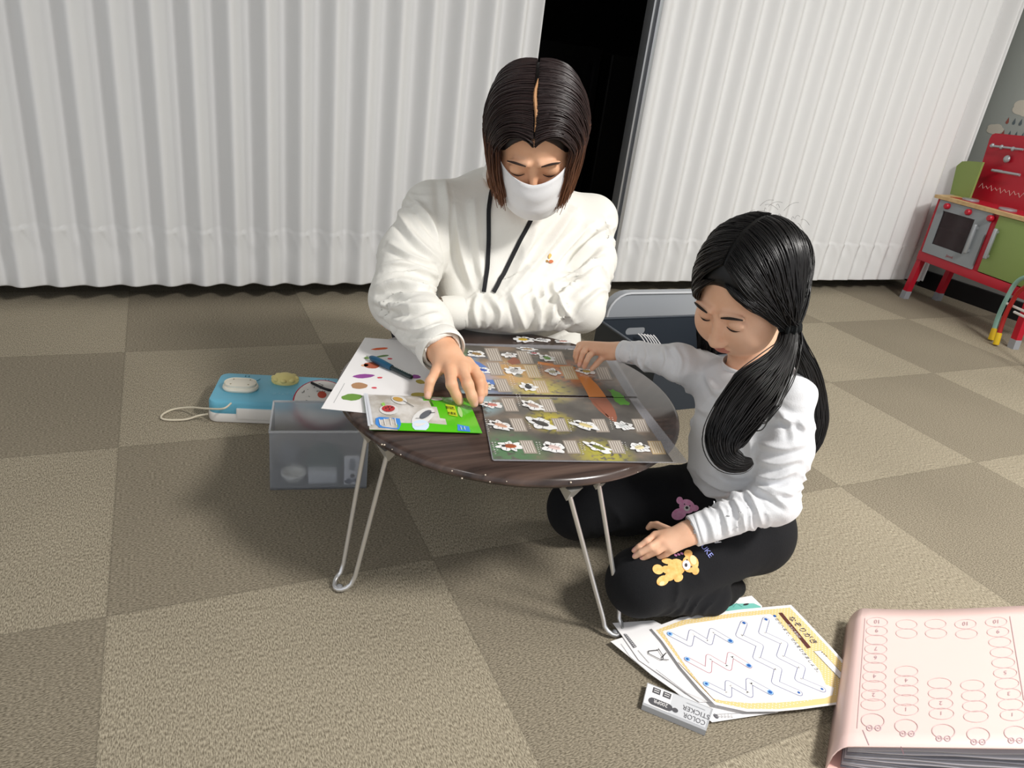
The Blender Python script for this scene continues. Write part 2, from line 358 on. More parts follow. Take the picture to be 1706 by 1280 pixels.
# learning mats (clear plastic sheets with a printed forest scene)
film = mat('clear_film', (176, 176, 182), .12, alpha=.40, spec=.8)
def forest():
    m = mat('forest_print', (70, 64, 58), .3, coat=.1); nt = m.node_tree; N = nt.nodes; Lk = nt.links; b = N['Principled BSDF']
    tc = N.new('ShaderNodeTexCoord')
    def ns(sc, seed, det=5):
        mp = N.new('ShaderNodeMapping'); mp.inputs['Location'].default_value = (seed, seed*2, 0); Lk.new(tc.outputs['Object'], mp.inputs[0]); n = N.new('ShaderNodeTexNoise'); n.inputs['Scale'].default_value = sc; n.inputs['Detail'].default_value = det; Lk.new(mp.outputs[0], n.inputs['Vector']); return n.outputs['Fac']
    r = N.new('ShaderNodeValToRGB'); r.color_ramp.elements[0].position = .35; r.color_ramp.elements[0].color = lin((72, 68, 64)); r.color_ramp.elements[1].position = .7; r.color_ramp.elements[1].color = lin((138, 120, 104)); e = r.color_ramp.elements.new(.52); e.color = lin((92, 88, 82)); Lk.new(ns(14, 1), r.inputs[0])
    cur_ = r.outputs[0]
    for cx, cy, rad, col, sd, sc in ((.47, 1.06, .10, (128, 158, 214), 3, 10), (.44, 1.15, .075, (136, 164, 104), 5, 16), (.43, .96, .06, (160, 196, 206), 7, 22), (.57, .99, .07, (190, 176, 84), 9, 30), (.55, 1.06, .085, (190, 148, 88), 11, 14), (.53, .87, .045, (186, 172, 60), 13, 45), (.56, .76, .055, (168, 160, 60), 21, 45), (.43, .80, .065, (84, 120, 84), 15, 30), (.66, 1.04, .07, (196, 122, 72), 17, 20)):
        dist = N.new('ShaderNodeVectorMath'); dist.operation = 'DISTANCE'; Lk.new(tc.outputs['Object'], dist.inputs[0]); dist.inputs[1].default_value = (cx, cy, TZ)
        mr = N.new('ShaderNodeMapRange'); mr.inputs['From Min'].default_value = rad; mr.inputs['From Max'].default_value = rad*.35; Lk.new(dist.outputs['Value'], mr.inputs['Value'])
        n2 = N.new('ShaderNodeMapRange'); n2.inputs['From Min'].default_value = .36; n2.inputs['From Max'].default_value = .48; Lk.new(ns(sc*2.6, sd, 7), n2.inputs['Value'])
        mu = N.new('ShaderNodeMath'); mu.operation = 'MULTIPLY'; Lk.new(mr.outputs[0], mu.inputs[0]); Lk.new(n2.outputs[0], mu.inputs[1])
        x = N.new('ShaderNodeMix'); x.data_type = 'RGBA'; Lk.new(mu.outputs[0], x.inputs['Factor']); Lk.new(cur_, x.inputs['A']); x.inputs['B'].default_value = lin(col); cur_ = x.outputs['Result']
    Lk.new(cur_, b.inputs['Base Color']); return m
FM = forest(); zm = T1+.0012
pal = {k: mat('mat_'+k, v, .4) for k, v in dict(pale=(160, 149, 139), cream=(196, 172, 132), line=(226, 219, 210), white=(226, 224, 222), orange=(214, 130, 56), brown=(146, 88, 66), green=(86, 158, 40), dgreen=(30, 70, 30), blue=(86, 122, 190), black=(40, 40, 42)).items()}
def panel(mb, cp, z, col='pale', f=c3, w_=100, h_=100, sl=42):
    x, y = cp; q = [(x-w_*.5-sl*.5, y-h_*.5), (x+w_*.5-sl*.5, y-h_*.5), (x+w_*.5+sl*.5, y+h_*.5), (x-w_*.5+sl*.5, y+h_*.5)]
    P = [at(*f(p), z=z) for p in q]; mb.add([P[3], P[2], P[1], P[0]], [(0, 1, 2, 3)], pal[col])
    for k in range(5):      # lines of print, running down the panel
        t = (k+.7)/5.6; a = P[0].lerp(P[1], t); b = P[3].lerp(P[2], t); a, b = a.lerp(b, .08), a.lerp(b, .92)
        ribbon(mb, [a, b], .0011, pal['line'], .0002, False)
def titles(mb, cp, z, f=c3, n=7, seed=0):
    r = random.Random(seed)
    for c_ in range(2):
        for k in range(n-c_*2):
            p = at(*f((cp[0]+c_*22+k*4, cp[1]-45+k*14)), z=z); w_ = .0009+.0006*r.random(); ribbon(mb, [p-Vector((w_, .0004, 0)), p+Vector((w_, -.0004, 0))], .0011, pal['white'], 0, False)
            if r.random() > .4: ribbon(mb, [p-Vector((0, w_, 0)), p+Vector((0, w_, 0))], .0007, pal['white'], .00005, False)
def learning_mat(film_px, print_px, z, label, panels, tit, extras):
    m = MB(); P = sheetpts(film_px, z)
    m.poly(P, film, .0004); m.poly(sheetpts(print_px, z+.0005), FM)
    for i, p in enumerate(panels): panel(m, p[:2], z+.0008, p[2] if len(p) > 2 else 'pale')
    for i, p in enumerate(tit): titles(m, p, z+.0008, seed=i)
    for (pts, c_) in extras: m.poly(sheetpts([c3(p) for p in pts], z+.0006), pal[c_])
    return tag(m.build('learning_mat'), label, 'plastic mat')
learning_mat([(1063, 661), (1016, 583), (985, 577), (742, 572), (757, 656)][::1], [(1045, 660), (1000, 585), (748, 574), (762, 655)],
    zm, 'clear plastic insect mat with a blue and orange forest picture, further from the camera', [(190, 230), (200, 335), (255, 460), (425, 250), (480, 355, 'cream'), (545, 470, 'cream'), (670, 255), (755, 365, 'cream'), (1010, 370)], [(270, 330), (310, 440), (520, 345)],
    [([(828, 398), (860, 388), (895, 392), (925, 415), (968, 458), (1005, 505), (1032, 546), (903, 546), (875, 490), (848, 440)], 'orange'), ([(1040, 488), (1062, 498), (1082, 486), (1098, 500), (1130, 512), (1150, 530), (1172, 548), (1090, 548), (1075, 535), (1068, 512)], 'green'), ([(520, 280), (810, 325), (780, 340), (520, 300)], 'orange'), ([(0, 260), (90, 290), (150, 330), (60, 400), (0, 390)], 'blue'), ([(90, 420), (270, 415), (300, 455), (120, 450)], 'blue'), ([(290, 280), (340, 245), (415, 290), (330, 305)], 'brown')])
learning_mat([(800, 660), (820, 766), (823, 768), (1141, 772), (1145, 769), (1062, 664)], [(800, 661), (822, 765), (1122, 770), (1048, 664)],
    zm+.0008, 'clear plastic insect mat with a dark forest floor picture, nearer and overhanging the table edge', [(310, 605), (595, 610), (375, 755), (690, 755), (990, 760), (1290, 760), (450, 920), (775, 920), (1110, 920), (1410, 925, 'cream')],
    [(360, 570), (130, 760), (440, 740), (745, 760), (1055, 745), (180, 930), (510, 930), (835, 930), (1150, 930)],
    [([(905, 552), (1035, 552), (1068, 596), (1098, 645), (1114, 700), (1106, 738), (1085, 730), (1030, 690), (975, 645), (930, 595)], 'brown'), ([(1085, 552), (1165, 552), (1180, 572), (1212, 592), (1200, 608), (1165, 602), (1140, 606), (1120, 590), (1100, 580)], 'green'), ([(900, 552), (920, 552), (1085, 728), (1078, 726)], 'orange')])
# insect stickers
stw = mat('sticker_white', (238, 238, 238), .35, coat=.3)
bug_mats = lambda c: mat('bug_%d_%d_%d' % tuple(c), c, .35)
def sticker(px, rx, ry, body, label, cat='sticker', rot=0, z=None, lobes=5, legs=True, dark=(60, 54, 50), group=None, k=0):
    r = random.Random(k*31+5); c = at(*px, z=z); m = MB(); n = 40; vs = []
    ph = r.uniform(0, 6)
    for i in range(n):
        q = 2*math.pi*i/n; w_ = 1+.15*math.sin(lobes*q+ph)+.10*math.sin((lobes+3)*q+2*ph)+.10*math.sin(2*q+1+ph)
        vs.append(Vector((rx*w_*math.cos(q), ry*w_*math.sin(q), 0)))
    m.poly(vs, stw, .0007)
    bm_ = bug_mats(body); dm = bug_mats(dark)
    m.ell((-rx*.05, 0, .0009), (rx*.56, ry*.44, .0008), bm_, seg=14); m.ell((rx*.52, 0, .0009), (rx*.20, ry*.24, .0007), dm, seg=10)
    for s_ in (1, -1): ribbon(m, [(rx*.6, s_*ry*.1, .0010), (rx*.85, s_*ry*.38, .0010)], .0006, dm, 0, False)
    m.add([(-rx*.5, .0002, .0018), (rx*.4, .0002, .0018), (rx*.4, -.0004, .0018), (-rx*.5, -.0004, .0018)], [(0, 3, 2, 1)], dm)
    if legs:
        for s in (1, -1):
            for j in range(3): ribbon(m, [(rx*(.3-.3*j), s*ry*.3, .0010), (rx*(.4-.42*j), s*ry*.82, .0010)], .0007, dm, 0, False)
    o = m.build('insect_sticker'); o.location = c; o.rotation_euler.z = rot
    return tag(o, label, cat, group or 'insect stickers')
zu = zm+.0012; zl = zm+.0022; zt_ = TZ+.0006
SL = [((793, 590), .016, .011, (150, 120, 70), 'white sticker with a brown insect at the upper left of the far mat', 2.6, zu),
 ((848, 592), .013, .009, (196, 190, 186), 'pale white sticker near the top of the far mat, left of the green grasshopper', .3, zu),
 ((911, 597), .013, .012, (104, 150, 70), 'white sticker with a green grasshopper at the top of the far mat', 1.9, zu),
 ((857, 618), .016, .013, (178, 176, 174), 'large pale grey insect sticker in the middle row of the far mat', .8, zu),
 ((921, 620), .012, .011, (176, 170, 140), 'flower shaped pale insect sticker left of the small hand on the far mat', 0, zu),
 ((976, 619), .014, .011, (200, 170, 50), 'yellow and black insect sticker under the child\'s fingertips', 2.8, zu),
 ((880, 645), .014, .011, (50, 50, 56), 'white sticker with a black beetle at the bottom of the far mat', 1.3, zu),
 ((812, 644), .012, .009, (220, 206, 170), 'cream insect sticker beside the adult\'s fingers on the far mat', .6, zu),
 ((804, 617), .013, .009, (70, 100, 180), 'white edged blue stag beetle sticker on the blue part of the far mat', 2.4, zu),
 ((819, 675), .014, .009, (206, 130, 120), 'oval sticker with a pink insect right of the green pouch', 2.7, zl),
 ((887, 676), .018, .010, (190, 164, 150), 'long greyish pink insect sticker just below the join of the two mats', 2.2, zl),
 ((833, 709), .018, .009, (214, 166, 140), 'long peach coloured insect sticker in the second row of the near mat', 2.3, zl),
 ((901, 706), .020, .013, (74, 72, 70), 'large black and white spotted insect sticker on the near mat', 2.2, zl),
 ((974, 709), .020, .010, (226, 208, 150), 'cream insect sticker on the yellow leaves of the near mat', 2.3, zl),
 ((1039, 710), .013, .011, (205, 208, 208), 'silvery white insect sticker nearest the right end of the near mat', .3, zl),
 ((849, 744), .015, .011, (166, 84, 48), 'white sticker with a red brown beetle at the bottom left of the near mat', 2.9, zl),
 ((922, 746), .016, .011, (222, 196, 190), 'pale pink long legged insect sticker in the bottom row of the near mat', 2.4, zl),
 ((996, 746), .018, .009, (120, 124, 50), 'white sticker with a green gold jewel beetle in the bottom row of the near mat', 2.2, zl),
 ((1066, 746), .014, .010, (226, 214, 170), 'cream winged insect sticker at the bottom right corner of the near mat', .2, zl),
 ((872, 566), .017, .013, (196, 164, 50), 'loose flower shaped sticker with a yellow insect on the tabletop behind the mats', 0, zt_),
 ((904, 567), .014, .008, (170, 170, 172), 'loose grey insect sticker right beside the yellow one behind the mats', 2.8, zt_),
 ((937, 569), .016, .006, (190, 140, 130), 'loose long thin sticker with a reddish insect behind the mats', 3.0, zt_),
 ((878, 582), .017, .006, (150, 120, 80), 'narrow striped sticker at the far edge of the far mat', 2.9, zu),
 ((889, 589), .010, .005, (170, 40, 56), 'small dark red insect sticker at the top of the far mat', 2.9, zu),
 ((949, 583), .010, .005, (210, 206, 204), 'tiny white sticker beside the child\'s fingers at the table edge', 2.9, zt_)]
for i, (px, rx, ry, c_, lb, rt, z) in enumerate(SL): sticker(px, rx*1.12, ry*1.25, c_, lb, rot=rt, z=z, lobes=4+i % 4, k=i)

# resealable pouch with green header
gm = mat('pouch_green', (84, 190, 22), .25, coat=.5); pf = mat('pouch_film', (196, 194, 188), .15, alpha=.6, spec=.8); inner = mat('pouch_inner', (176, 168, 156), .4, col2=(214, 210, 206), vscale=40)
root = empty('sticker_pouch', at(705, 690, z=TZ), 'green and clear resealable pouch of insect stickers under the adult\'s fingers', 'pouch')
def puff(px, z):    # gentle bulge of the pouch
    return z
out_px = [(430, 590), (445, 730), (470, 865), (500, 888), (720, 908), (1000, 922), (1420, 915), (1425, 890), (1330, 690), (1300, 625), (1010, 602), (720, 606), (520, 592)]
zp = zm+.0022
def pouch_grid():
    # body as a puffed grid between the four edges
    TL, BL, BR, TRc = (430, 590), (480, 885), (1422, 915), (1300, 622); n = 20; k = 14; top = []; f = []
    for j in range(k+1):
        for i in range(n+1):
            u, v = i/n, j/k; x = (TL[0]*(1-u)+TRc[0]*u)*(1-v)+(BL[0]*(1-u)+BR[0]*u)*v; y = (TL[1]*(1-u)+TRc[1]*u)*(1-v)+(BL[1]*(1-u)+BR[1]*u)*v
            h_ = .0085*(math.sin(math.pi*min(1, u*1.08))*math.sin(math.pi*v))**.6+.0012*math.sin(u*19+v*5)*math.sin(math.pi*v)*math.sin(math.pi*u)
            top.append((at(*c4((x, y)), z=zp), h_))
    return top, n, k
top, n, k = pouch_grid()
m = MB(); V1 = [p+Vector((0, 0, h_+.0006)) for p, h_ in top]; V0 = [p for p, h_ in top]
def fc(i, j): a = j*(n+1)+i; return (a, a+n+1, a+n+2, a+1)
cells = [(i, j) for j in range(k) for i in range(n)]
isg = lambda i, j: (i > n*.62+.14*(j-k/2)*0 + (-2.0+j*.28)) or (j >= k-2 and i > 4)
gq = [fc(i, j) for i, j in cells if isg(i, j)]; cq = [fc(i, j) for i, j in cells if not isg(i, j)]
m.add(V1, gq, gm, True); m.add(V1, cq, inner, True); m.add(V0, [tuple(reversed(fc(i, j))) for i, j in cells], gm, True)
keep(m.build('bag'), root); PV = V1
def onp(u, v, dz=.0006):
    i = min(n-1, max(0, int(u*n))); j = min(k-1, max(0, int(v*k))); fu, fv = u*n-i, v*k-j; g = lambda a, b: PV[b*(n+1)+a]
    return g(i, j).lerp(g(i+1, j), fu).lerp(g(i, j+1).lerp(g(i+1, j+1), fu), fv)+Vector((0, 0, dz))
def pq(x, y, dz=.0006):   # crop px -> (u,v) on the pouch
    v = (y-600)/(300.); u = (x-430-50*v)/(870+72*v); return onp(min(.99, max(0, u)), min(.99, max(0, v)), dz)
def ppoly(mb, pts, mt, dz=.0008): mb.poly([pq(x, y, dz) for x, y in pts], mt)
def oval(x, y, rx, ry, rot=0, n_=14): return [(x+rx*math.cos(2*math.pi*i/n_)*math.cos(rot)-ry*math.sin(2*math.pi*i/n_)*math.sin(rot), y+rx*math.cos(2*math.pi*i/n_)*math.sin(rot)+ry*math.sin(2*math.pi*i/n_)*math.cos(rot)) for i in range(n_)]
m = MB()
W = pal['white']; 
ppoly(m, oval(725, 672, 70, 42, .5), W); ppoly(m, oval(715, 668, 45, 22, .4), mat('pp_y', (206, 160, 70), .4), .0012); ribbon(m, [pq(760, 690, .0016), pq(845, 735, .0016)], .0012, ink, 0)
ppoly(m, oval(640, 760, 80, 42, .15), W); ppoly(m, oval(635, 752, 55, 28, .15), mat('pp_r', (186, 40, 44), .4), .0012); 
for dx, dy in ((-20, -5), (10, 8), (30, -6), (0, -12)): ppoly(m, oval(635+dx, 752+dy, 6, 5, n_=8), ink, .0016)
ppoly(m, oval(925, 812, 105, 55, -.5), W); ppoly(m, oval(945, 800, 55, 24, -.5), mat('pp_g', (92, 96, 104), .4), .0012); ribbon(m, [pq(980, 790, .0016), pq(1020, 785, .0016)], .0014, ink, 0); ribbon(m, [pq(900, 830, .0016), pq(865, 830, .0016)], .001, ink, 0)
ppoly(m, oval(905, 872, 72, 32, 0), mat('pp_lb', (206, 222, 238), .4)); 
ppoly(m, oval(1040, 642, 50, 22, -.1), W); ribbon(m, [pq(955, 645, .0016), pq(985, 670, .0016), pq(1008, 728, .0016)], .0016, mat('pp_dg', (44, 52, 34), .5), 0); ribbon(m, [pq(948, 655, .0016), pq(1000, 645, .0016)], .001, mat('pp_dg', (44, 52, 34), .5), 0)
ppoly(m, [(530, 820), (560, 812), (730, 832), (742, 868), (725, 898), (560, 888), (528, 862)], pm_('label_blue', (62, 134, 214)))
ppoly(m, [(1212, 852), (1310, 858), (1322, 898), (1216, 893)], pm_('label_blue', (62, 134, 214)))
for a_ in (560, 600, 650, 690): ribbon(m, [pq(a_, 832, .0014), pq(a_+12, 876, .0014)], .0012, W, 0, False)
for a_ in (1240, 1270): ribbon(m, [pq(a_, 866, .0014), pq(a_+8, 888, .0014)], .0009, W, 0, False)
ppoly(m, [(1110, 690), (1190, 690), (1215, 790), (1140, 782)], mat('pp_yel', (190, 206, 40), .4))
ppoly(m, oval(1235, 742, 18, 50, -.25), mat('pp_pg', (176, 214, 140), .4))
for k2, ch in enumerate('昆虫'):
    p0 = pq(1117+k2*14, 692+k2*46+38, .0014); p1 = pq(1190+k2*14, 692+k2*46+38, .0014); put_text(m, ch, p0, p1, mat('pp_txt', (40, 52, 20), .5), .62)
ppoly(m, [(575, 700), (600, 690), (612, 720), (590, 728)], mat('pp_gr2', (150, 206, 90), .4))
o = keep(m.build('printed_label'), root)
m = MB(); 
for (x0, y0, x1, y1) in ((455, 602, 500, 872), (440, 600, 478, 880)): ribbon(m, [pq(x0, y0, .002), pq((x0+x1)/2, (y0+y1)/2, .002), pq(x1, y1, .002)], .004, mat('zip_strip', (226, 230, 238), .2, alpha=.8), 0, False)
keep(m.build('zip_strip'), root)
# ================= things on the floor, left =================
# blue toy case: world frame; e1 along its length (towards image right), e2 away from the camera
tb0 = at(345, 700, z=.004); e1 = Vector((.998, -.06, 0)).normalized(); 
a1 = at(345, 704, z=0); a2 = at(450, 708, z=0); e1 = (a2-a1).normalized(); e2 = Vector((-e1.y, e1.x, 0))
tw, td, th = .305, .158, .052
MT = Matrix(((e1.x, e2.x, 0, a1.x), (e1.y, e2.y, 0, a1.y), (0, 0, 1, 0), (0, 0, 0, 1)))
def rbox(mb, x0, y0, x1, y1, z0, z1, r, mt, M=None, soft=.006):
    out = []
    for (cx, cy, q0) in ((x1-r, y1-r, 0), (x0+r, y1-r, 90), (x0+r, y0+r, 180), (x1-r, y0+r, 270)):
        for k in range(7): q = math.radians(q0+15*k); out.append((cx, cy, math.cos(q), math.sin(q)))
    n = len(out); vs = []; prof = [(r-soft, z0), (r-soft*.3, z0+soft*.3), (r, z0+soft), (r, z1-soft), (r-soft*.3, z1-soft*.3), (r-soft, z1)]
    for (rr, z) in prof:
        for (cx, cy, c_, s_) in out: vs.append(Vector((cx+rr*c_, cy+rr*s_, z)))
    fs = [tuple(reversed(range(n))), tuple(5*n+i for i in range(n))]
    for j in range(5):
        for i in range(n): fs.append((j*n+i, j*n+(i+1) % n, (j+1)*n+(i+1) % n, (j+1)*n+i))
    if M is not None: vs = [M @ v for v in vs]
    mb.add(vs, fs, mt, True)
toyblue = mat('toy_blue', (104, 178, 204), .4); toyw = mat('toy_white', (226, 222, 216), .4)
rz = math.atan2(e1.y, e1.x)
root = empty('toy_tablet', a1, 'light blue and white toy case with round buttons on the carpet left of the table', 'toy', rz=rz)
m = MB(); rbox(m, 0, 0, tw, td, .0, .026, .022, toyw); m.build('base', root)
m = MB(); rbox(m, .001, .001, tw-.001, td-.001, .018, th, .022, toyblue)
# raised arcs around the two far bays
for cx in (.062, .245):
    m.tube([(cx+.030*math.cos(q), td-.030+.020*math.sin(q)*1.0, th+.0002) for q in [math.pi+k*math.pi/10 for k in range(11)]], .0012, mat('toy_blue_dark', (84, 156, 184), .4), 6)
    for s in (-.004, .004): m.box((cx+s-.0008, td-.022, th), (cx+s+.0008, td-.016, th+.0012), mat('toy_slot', (50, 96, 116), .5))
for k, ch in enumerate('ANPISTEP'):     # embossed lettering, read from the far side
    vs, fs = text_mesh(ch, .013); m.add([Vector((.205-k*.0095-v.x, .058-v.y, th+.0004)) for v in vs], fs, mat('toy_emboss', (140, 200, 220), .4))
m.build('lid', root)
m = MB(); rbox(m, .062, -.004, .235, .03, .012, th-.014, .004, toyw, soft=.002); m.build('front_handle', root)
m = MB(); rbox(m, .020, .045, .098, .100, th-.001, th+.011, .026, mat('button_white', (232, 226, 210), .45)); rbox(m, .024, .049, .094, .096, th+.010, th+.016, .023, mat('button_white', (232, 226, 210), .45))
for x, y in ((.04, .06), (.078, .06), (.042, .086), (.078, .086)): m.ell((x, y, th+.0162), (.002, .002, .0008), mat('button_hole', (150, 140, 110), .5), seg=8)
m.build('button', root)['label'] = 'white button'
m = MB(); ye = mat('button_yellow', (226, 212, 140), .5); m.lathe([(.0, th+.020), (.012, th+.019), (.024, th+.013), (.030, th+.004), (.029, th-.001), (0, th-.001)][::-1], ye, 32, Matrix.Translation((.150, .122, 0)), 1.05, .85)
for k in range(8): m.ell((.150+.024*math.cos(k*.78), .122+.020*math.sin(k*.78), th+.009), (.008, .007, .005), ye, seg=10)
m.build('button', root)['label'] = 'yellow bun shaped button'
m = MB(); m.lathe([(0, th-.001), (.029, th-.001), (.03, th+.004), (.024, th+.011), (.012, th+.016), (0, th+.017)], mat('button_brown', (206, 162, 108), .5), 32, Matrix.Translation((.232, .075, 0)), 1, .8); m.build('button', root)['label'] = 'tan round button'
cord = mat('cream_cord', (216, 206, 184), .7)
cp = [at(385, 672, z=.058), at(372, 681, z=.052), at(345, 681, z=.035), at(318, 679, z=.018), at(290, 682, z=.006), at(272, 690, z=.004), at(269, 697, z=.004), at(283, 700, z=.004), at(310, 699, z=.006), at(330, 693, z=.014), at(346, 690, z=.02)]
m = MB(); m.tube(smoothpath(cp, 7), .0021, cord, 8); o = m.build('cord'); keep(o, root)

# frosted bin
fr = mat('frosted_plastic', (226, 229, 234), .42, trans=.82, alpha=.86, spec=.4, ior=1.15)
bx0, by0, bx1, by1, bh = .150, 1.215, .330, 1.352, .128
B0 = at(450, 817, z=0); B1 = at(592, 814, z=0); f1 = (B1-B0).normalized(); rzb = math.atan2(f1.y, f1.x); BW = .182; BD = .128
root = empty('plastic_bin', B0, 'open frosted translucent bin of small toys left of the table leg', 'bin', rz=rzb)
m = MB(); t = .0022
m.box((0, 0, 0), (BW, BD, .003), fr); m.box((0, 0, .003), (BW, t, bh), fr); m.box((0, BD-t, .003), (BW, BD, bh), fr); m.box((0, t, .003), (t, BD-t, bh), fr); m.box((BW-t, t, .003), (BW, BD-t, bh), fr)
m.build('bin_body', root)
m = MB(); rim = mat('frosted_rim', (196, 198, 202), .4, alpha=.75)
for lo, hi in (((-.0012, -.0012, bh-.002), (BW+.0012, t+.0005, bh+.001)), ((-.0012, BD-t-.0005, bh-.002), (BW+.0012, BD+.0012, bh+.001)), ((-.0012, 0, bh-.002), (t, BD, bh+.001)), ((BW-t, 0, bh-.002), (BW+.0012, BD, bh+.001))): m.box(lo, hi, rim)
m.build('rim', root)
BM = Matrix.Translation(B0) @ Matrix.Rotation(rzb, 4, 'Z')
# round red rimmed game disc resting in the top of the bin
def place(o, M): o.matrix_world = M; return o
root2 = empty('toy_drum', (0, 0, 0), 'round red rimmed toy leaning on the blue toy case behind the frosted bin', 'toy')
m = MB(); m.lathe([(0, 0), (.062, 0), (.066, .003), (.066, .015), (.0652, .018), (.0640, .0185)], mat('red_rim', (176, 34, 56), .35), 48); m.build('rim', root2)
m = MB(); m.lathe([(.0625, .0188), (.030, .0198), (0, .020)], mat('drum_white', (226, 222, 216), .4), 40)
r = random.Random(4)
for k in range(34):
    q = r.uniform(0, 6.28); rr = r.uniform(.03, .052); p = Vector((rr*math.cos(q), rr*math.sin(q), .0201)); ribbon(m, [p, p+Vector((r.uniform(-.006, .006), r.uniform(-.006, .006), 0))], .0012, ink, .0002, False)
disc(m, (0, .02, .0204), .010, mat('drum_red', (190, 80, 60), .4)); m.build('drumhead', root2)
m = MB(); m.tube(smoothpath([(-.02, .055, .022), (.005, .03, .030), (.03, .02, .030), (.058, .02, .022)], 6), .003, black_m, 8); m.build('strap', root2)
D0 = at(545, 722, z=.004); place(root2, Matrix.Translation(D0+Vector((.002, .068, .031))) @ Matrix.Rotation(-.06, 4, 'Z') @ Matrix.Rotation(math.radians(26), 4, 'X'))
def in_bin(name, label, cat, M, builder):
    m = MB(); builder(m); o = m.build(name); place(o, BM @ M); return tag(o, label, cat)
in_bin('toy_bowl', 'pale round toy bowl seen through the front left of the frosted bin', 'toy', Matrix.Translation((.042, .035, .004)), lambda m: m.lathe([(0, 0), (.018, .001), (.024, .014), (.022, .016), (.016, .004), (0, .003)], mat('t1', (232, 230, 222), .4), 28))
in_bin('toy_dish', 'grey green toy dish standing in the middle of the frosted bin', 'toy', Matrix.Translation((.10, .045, .044)) @ Matrix.Rotation(1.35, 4, 'X'), lambda m: m.lathe([(0, 0), (.03, .001), (.036, .006), (.034, .008), (0, .004)], mat('t2', (74, 92, 86), .5), 30))
in_bin('toy_box', 'low white toy box at the bottom of the frosted bin', 'toy', Matrix.Translation((.07, .012, .004)), lambda m: m.box((0, 0, 0), (.055, .03, .026), mat('t3', (220, 222, 224), .4), bev=.003))
def figb(m):
    m.box((0, 0, 0), (.030, .012, .062), mat('t4', (228, 228, 230), .4), bev=.003)
    m.box((.010, -.0015, .036), (.020, 0, .060), mat('t5', (150, 154, 160), .5)); m.ell((.016, -.001, .022), (.004, .001, .005), ink); m.ell((.009, -.001, .010), (.007, .001, .006), mat('t6', (70, 76, 100), .5)); m.ell((.021, -.001, .012), (.005, .001, .004), mat('t6', (70, 76, 100), .5))
in_bin('toy_card', 'white upright toy card with a dark figure print at the right of the frosted bin', 'toy', Matrix.Translation((.138, .006, .004)), figb)
in_bin('toy_ball', 'dark round toy at the left back of the frosted bin', 'toy', Matrix.Translation((.035, .085, .032)), lambda m: m.ell((0, 0, 0), (.026, .026, .026), mat('t7', (120, 124, 128), .5)))

# ================= crates behind the child =================
cr = mat('crate_dark', (48, 54, 62), .45)
hC = .155; A = at(996, 531, z=hC); xL = A.x; yF = A.y-.004; CDp = .30
root = empty('storage_crate', (xL, yF, 0), 'dark slate plastic crate with an oval grip hole, behind the table', 'crate')
def crate_front(m, x0, x1, y, h_, hx, hz, hw, hh, mt, th_=.004, rtop=.018):
    # plate with an oval slot: outline joined to the slot ring
    outer = [(x0, 0), (x1, 0), (x1, h_-rtop)]+[(x1-rtop+rtop*math.cos(q), h_-rtop+rtop*math.sin(q)) for q in (.5, 1.0)]+[(x1-rtop, h_), (x0+rtop, h_)]+[(x0+rtop-rtop*math.cos(q), h_-rtop+rtop*math.sin(q)) for q in (1.0, .5)]+[(x0, h_-rtop)]
    hole = [(hx+s*(hw-hh)+hh*math.cos(q), hz+hh*math.sin(q)) for s, q in [(1, -math.pi/2+k*math.pi/6) for k in range(7)]+[(-1, math.pi/2+k*math.pi/6) for k in range(7)]]
    P = [Vector((x, z, 0)) for x, z in outer]; H = [Vector((x, z, 0)) for x, z in hole]
    tri = tessellate_polygon([P, H]); al = P+H; n = len(al)
    V = [Vector((p.x, y, p.y)) for p in al]+[Vector((p.x, y+th_, p.y)) for p in al]
    fs = [t for t in tri]+[tuple(i+n for i in reversed(t)) for t in tri]; no = len(P)
    fs += [(i, (i+1) % no, (i+1) % no+n, i+n) for i in range(no)]+[(no+(i+1) % len(H), no+i, no+i+n, no+(i+1) % len(H)+n) for i in range(len(H))]
    m.add(V, fs, mt)
m = MB(); g = at(1059, 552, y=yF); crate_front(m, 0, .44, 0, hC, g.x-xL, g.z, .036, .0115, cr)
m.box((0, -CDp, 0), (.004, 0, hC), cr); m.box((.436, -CDp, 0), (.44, 0, hC), cr); m.box((.004, -CDp, 0), (.436, -CDp+.004, hC), cr); m.box((.004, -CDp+.004, 0), (.436, 0, .004), cr)
m.build('crate_body', root)
m = MB(); crm = mat('crate_rim', (66, 72, 80), .4)
for lo, hi in (((-.006, -.002, hC-.003), (.446, .008, hC+.002)), ((-.006, -CDp-.006, hC-.003), (.004, .006, hC+.002)), ((.436, -CDp-.006, hC-.003), (.446, .006, hC+.002)), ((-.006, -CDp-.006, hC-.003), (.446, -CDp+.004, hC+.002))): m.box(lo, hi, crm, bev=.0015)
m.build('rim', root)
lg = mat('lid_grey', (166, 170, 176), .35, alpha=.97); yL = yF+.13
a = at(1010, 531, y=yL); b = at(1042, 489, y=yL); hL = b.z; m = MB(); xl = a.x
root = empty('plastic_board', (xl, yL, 0), 'light grey plastic panel with rounded corners standing behind the dark crate', 'board')
def rplate(m, x0, x1, z0, z1, r, y, th_, mt):
    o = [(x0, z0), (x1, z0)]+[(x1-r+r*math.cos(q), z1-r+r*math.sin(q)) for q in [k*math.pi/12 for k in range(7)]]+[(x0+r+r*math.cos(q), z1-r+r*math.sin(q)) for q in [math.pi/2+k*math.pi/12 for k in range(7)]]
    n = len(o); tri = tessellate_polygon([[Vector((x, z, 0)) for x, z in o]]); V = [Vector((x, y, z)) for x, z in o]+[Vector((x, y+th_, z)) for x, z in o]
    m.add(V, list(tri)+[tuple(i+n for i in reversed(t)) for t in tri]+[(i, (i+1) % n, (i+1) % n+n, i+n) for i in range(n)], mt)
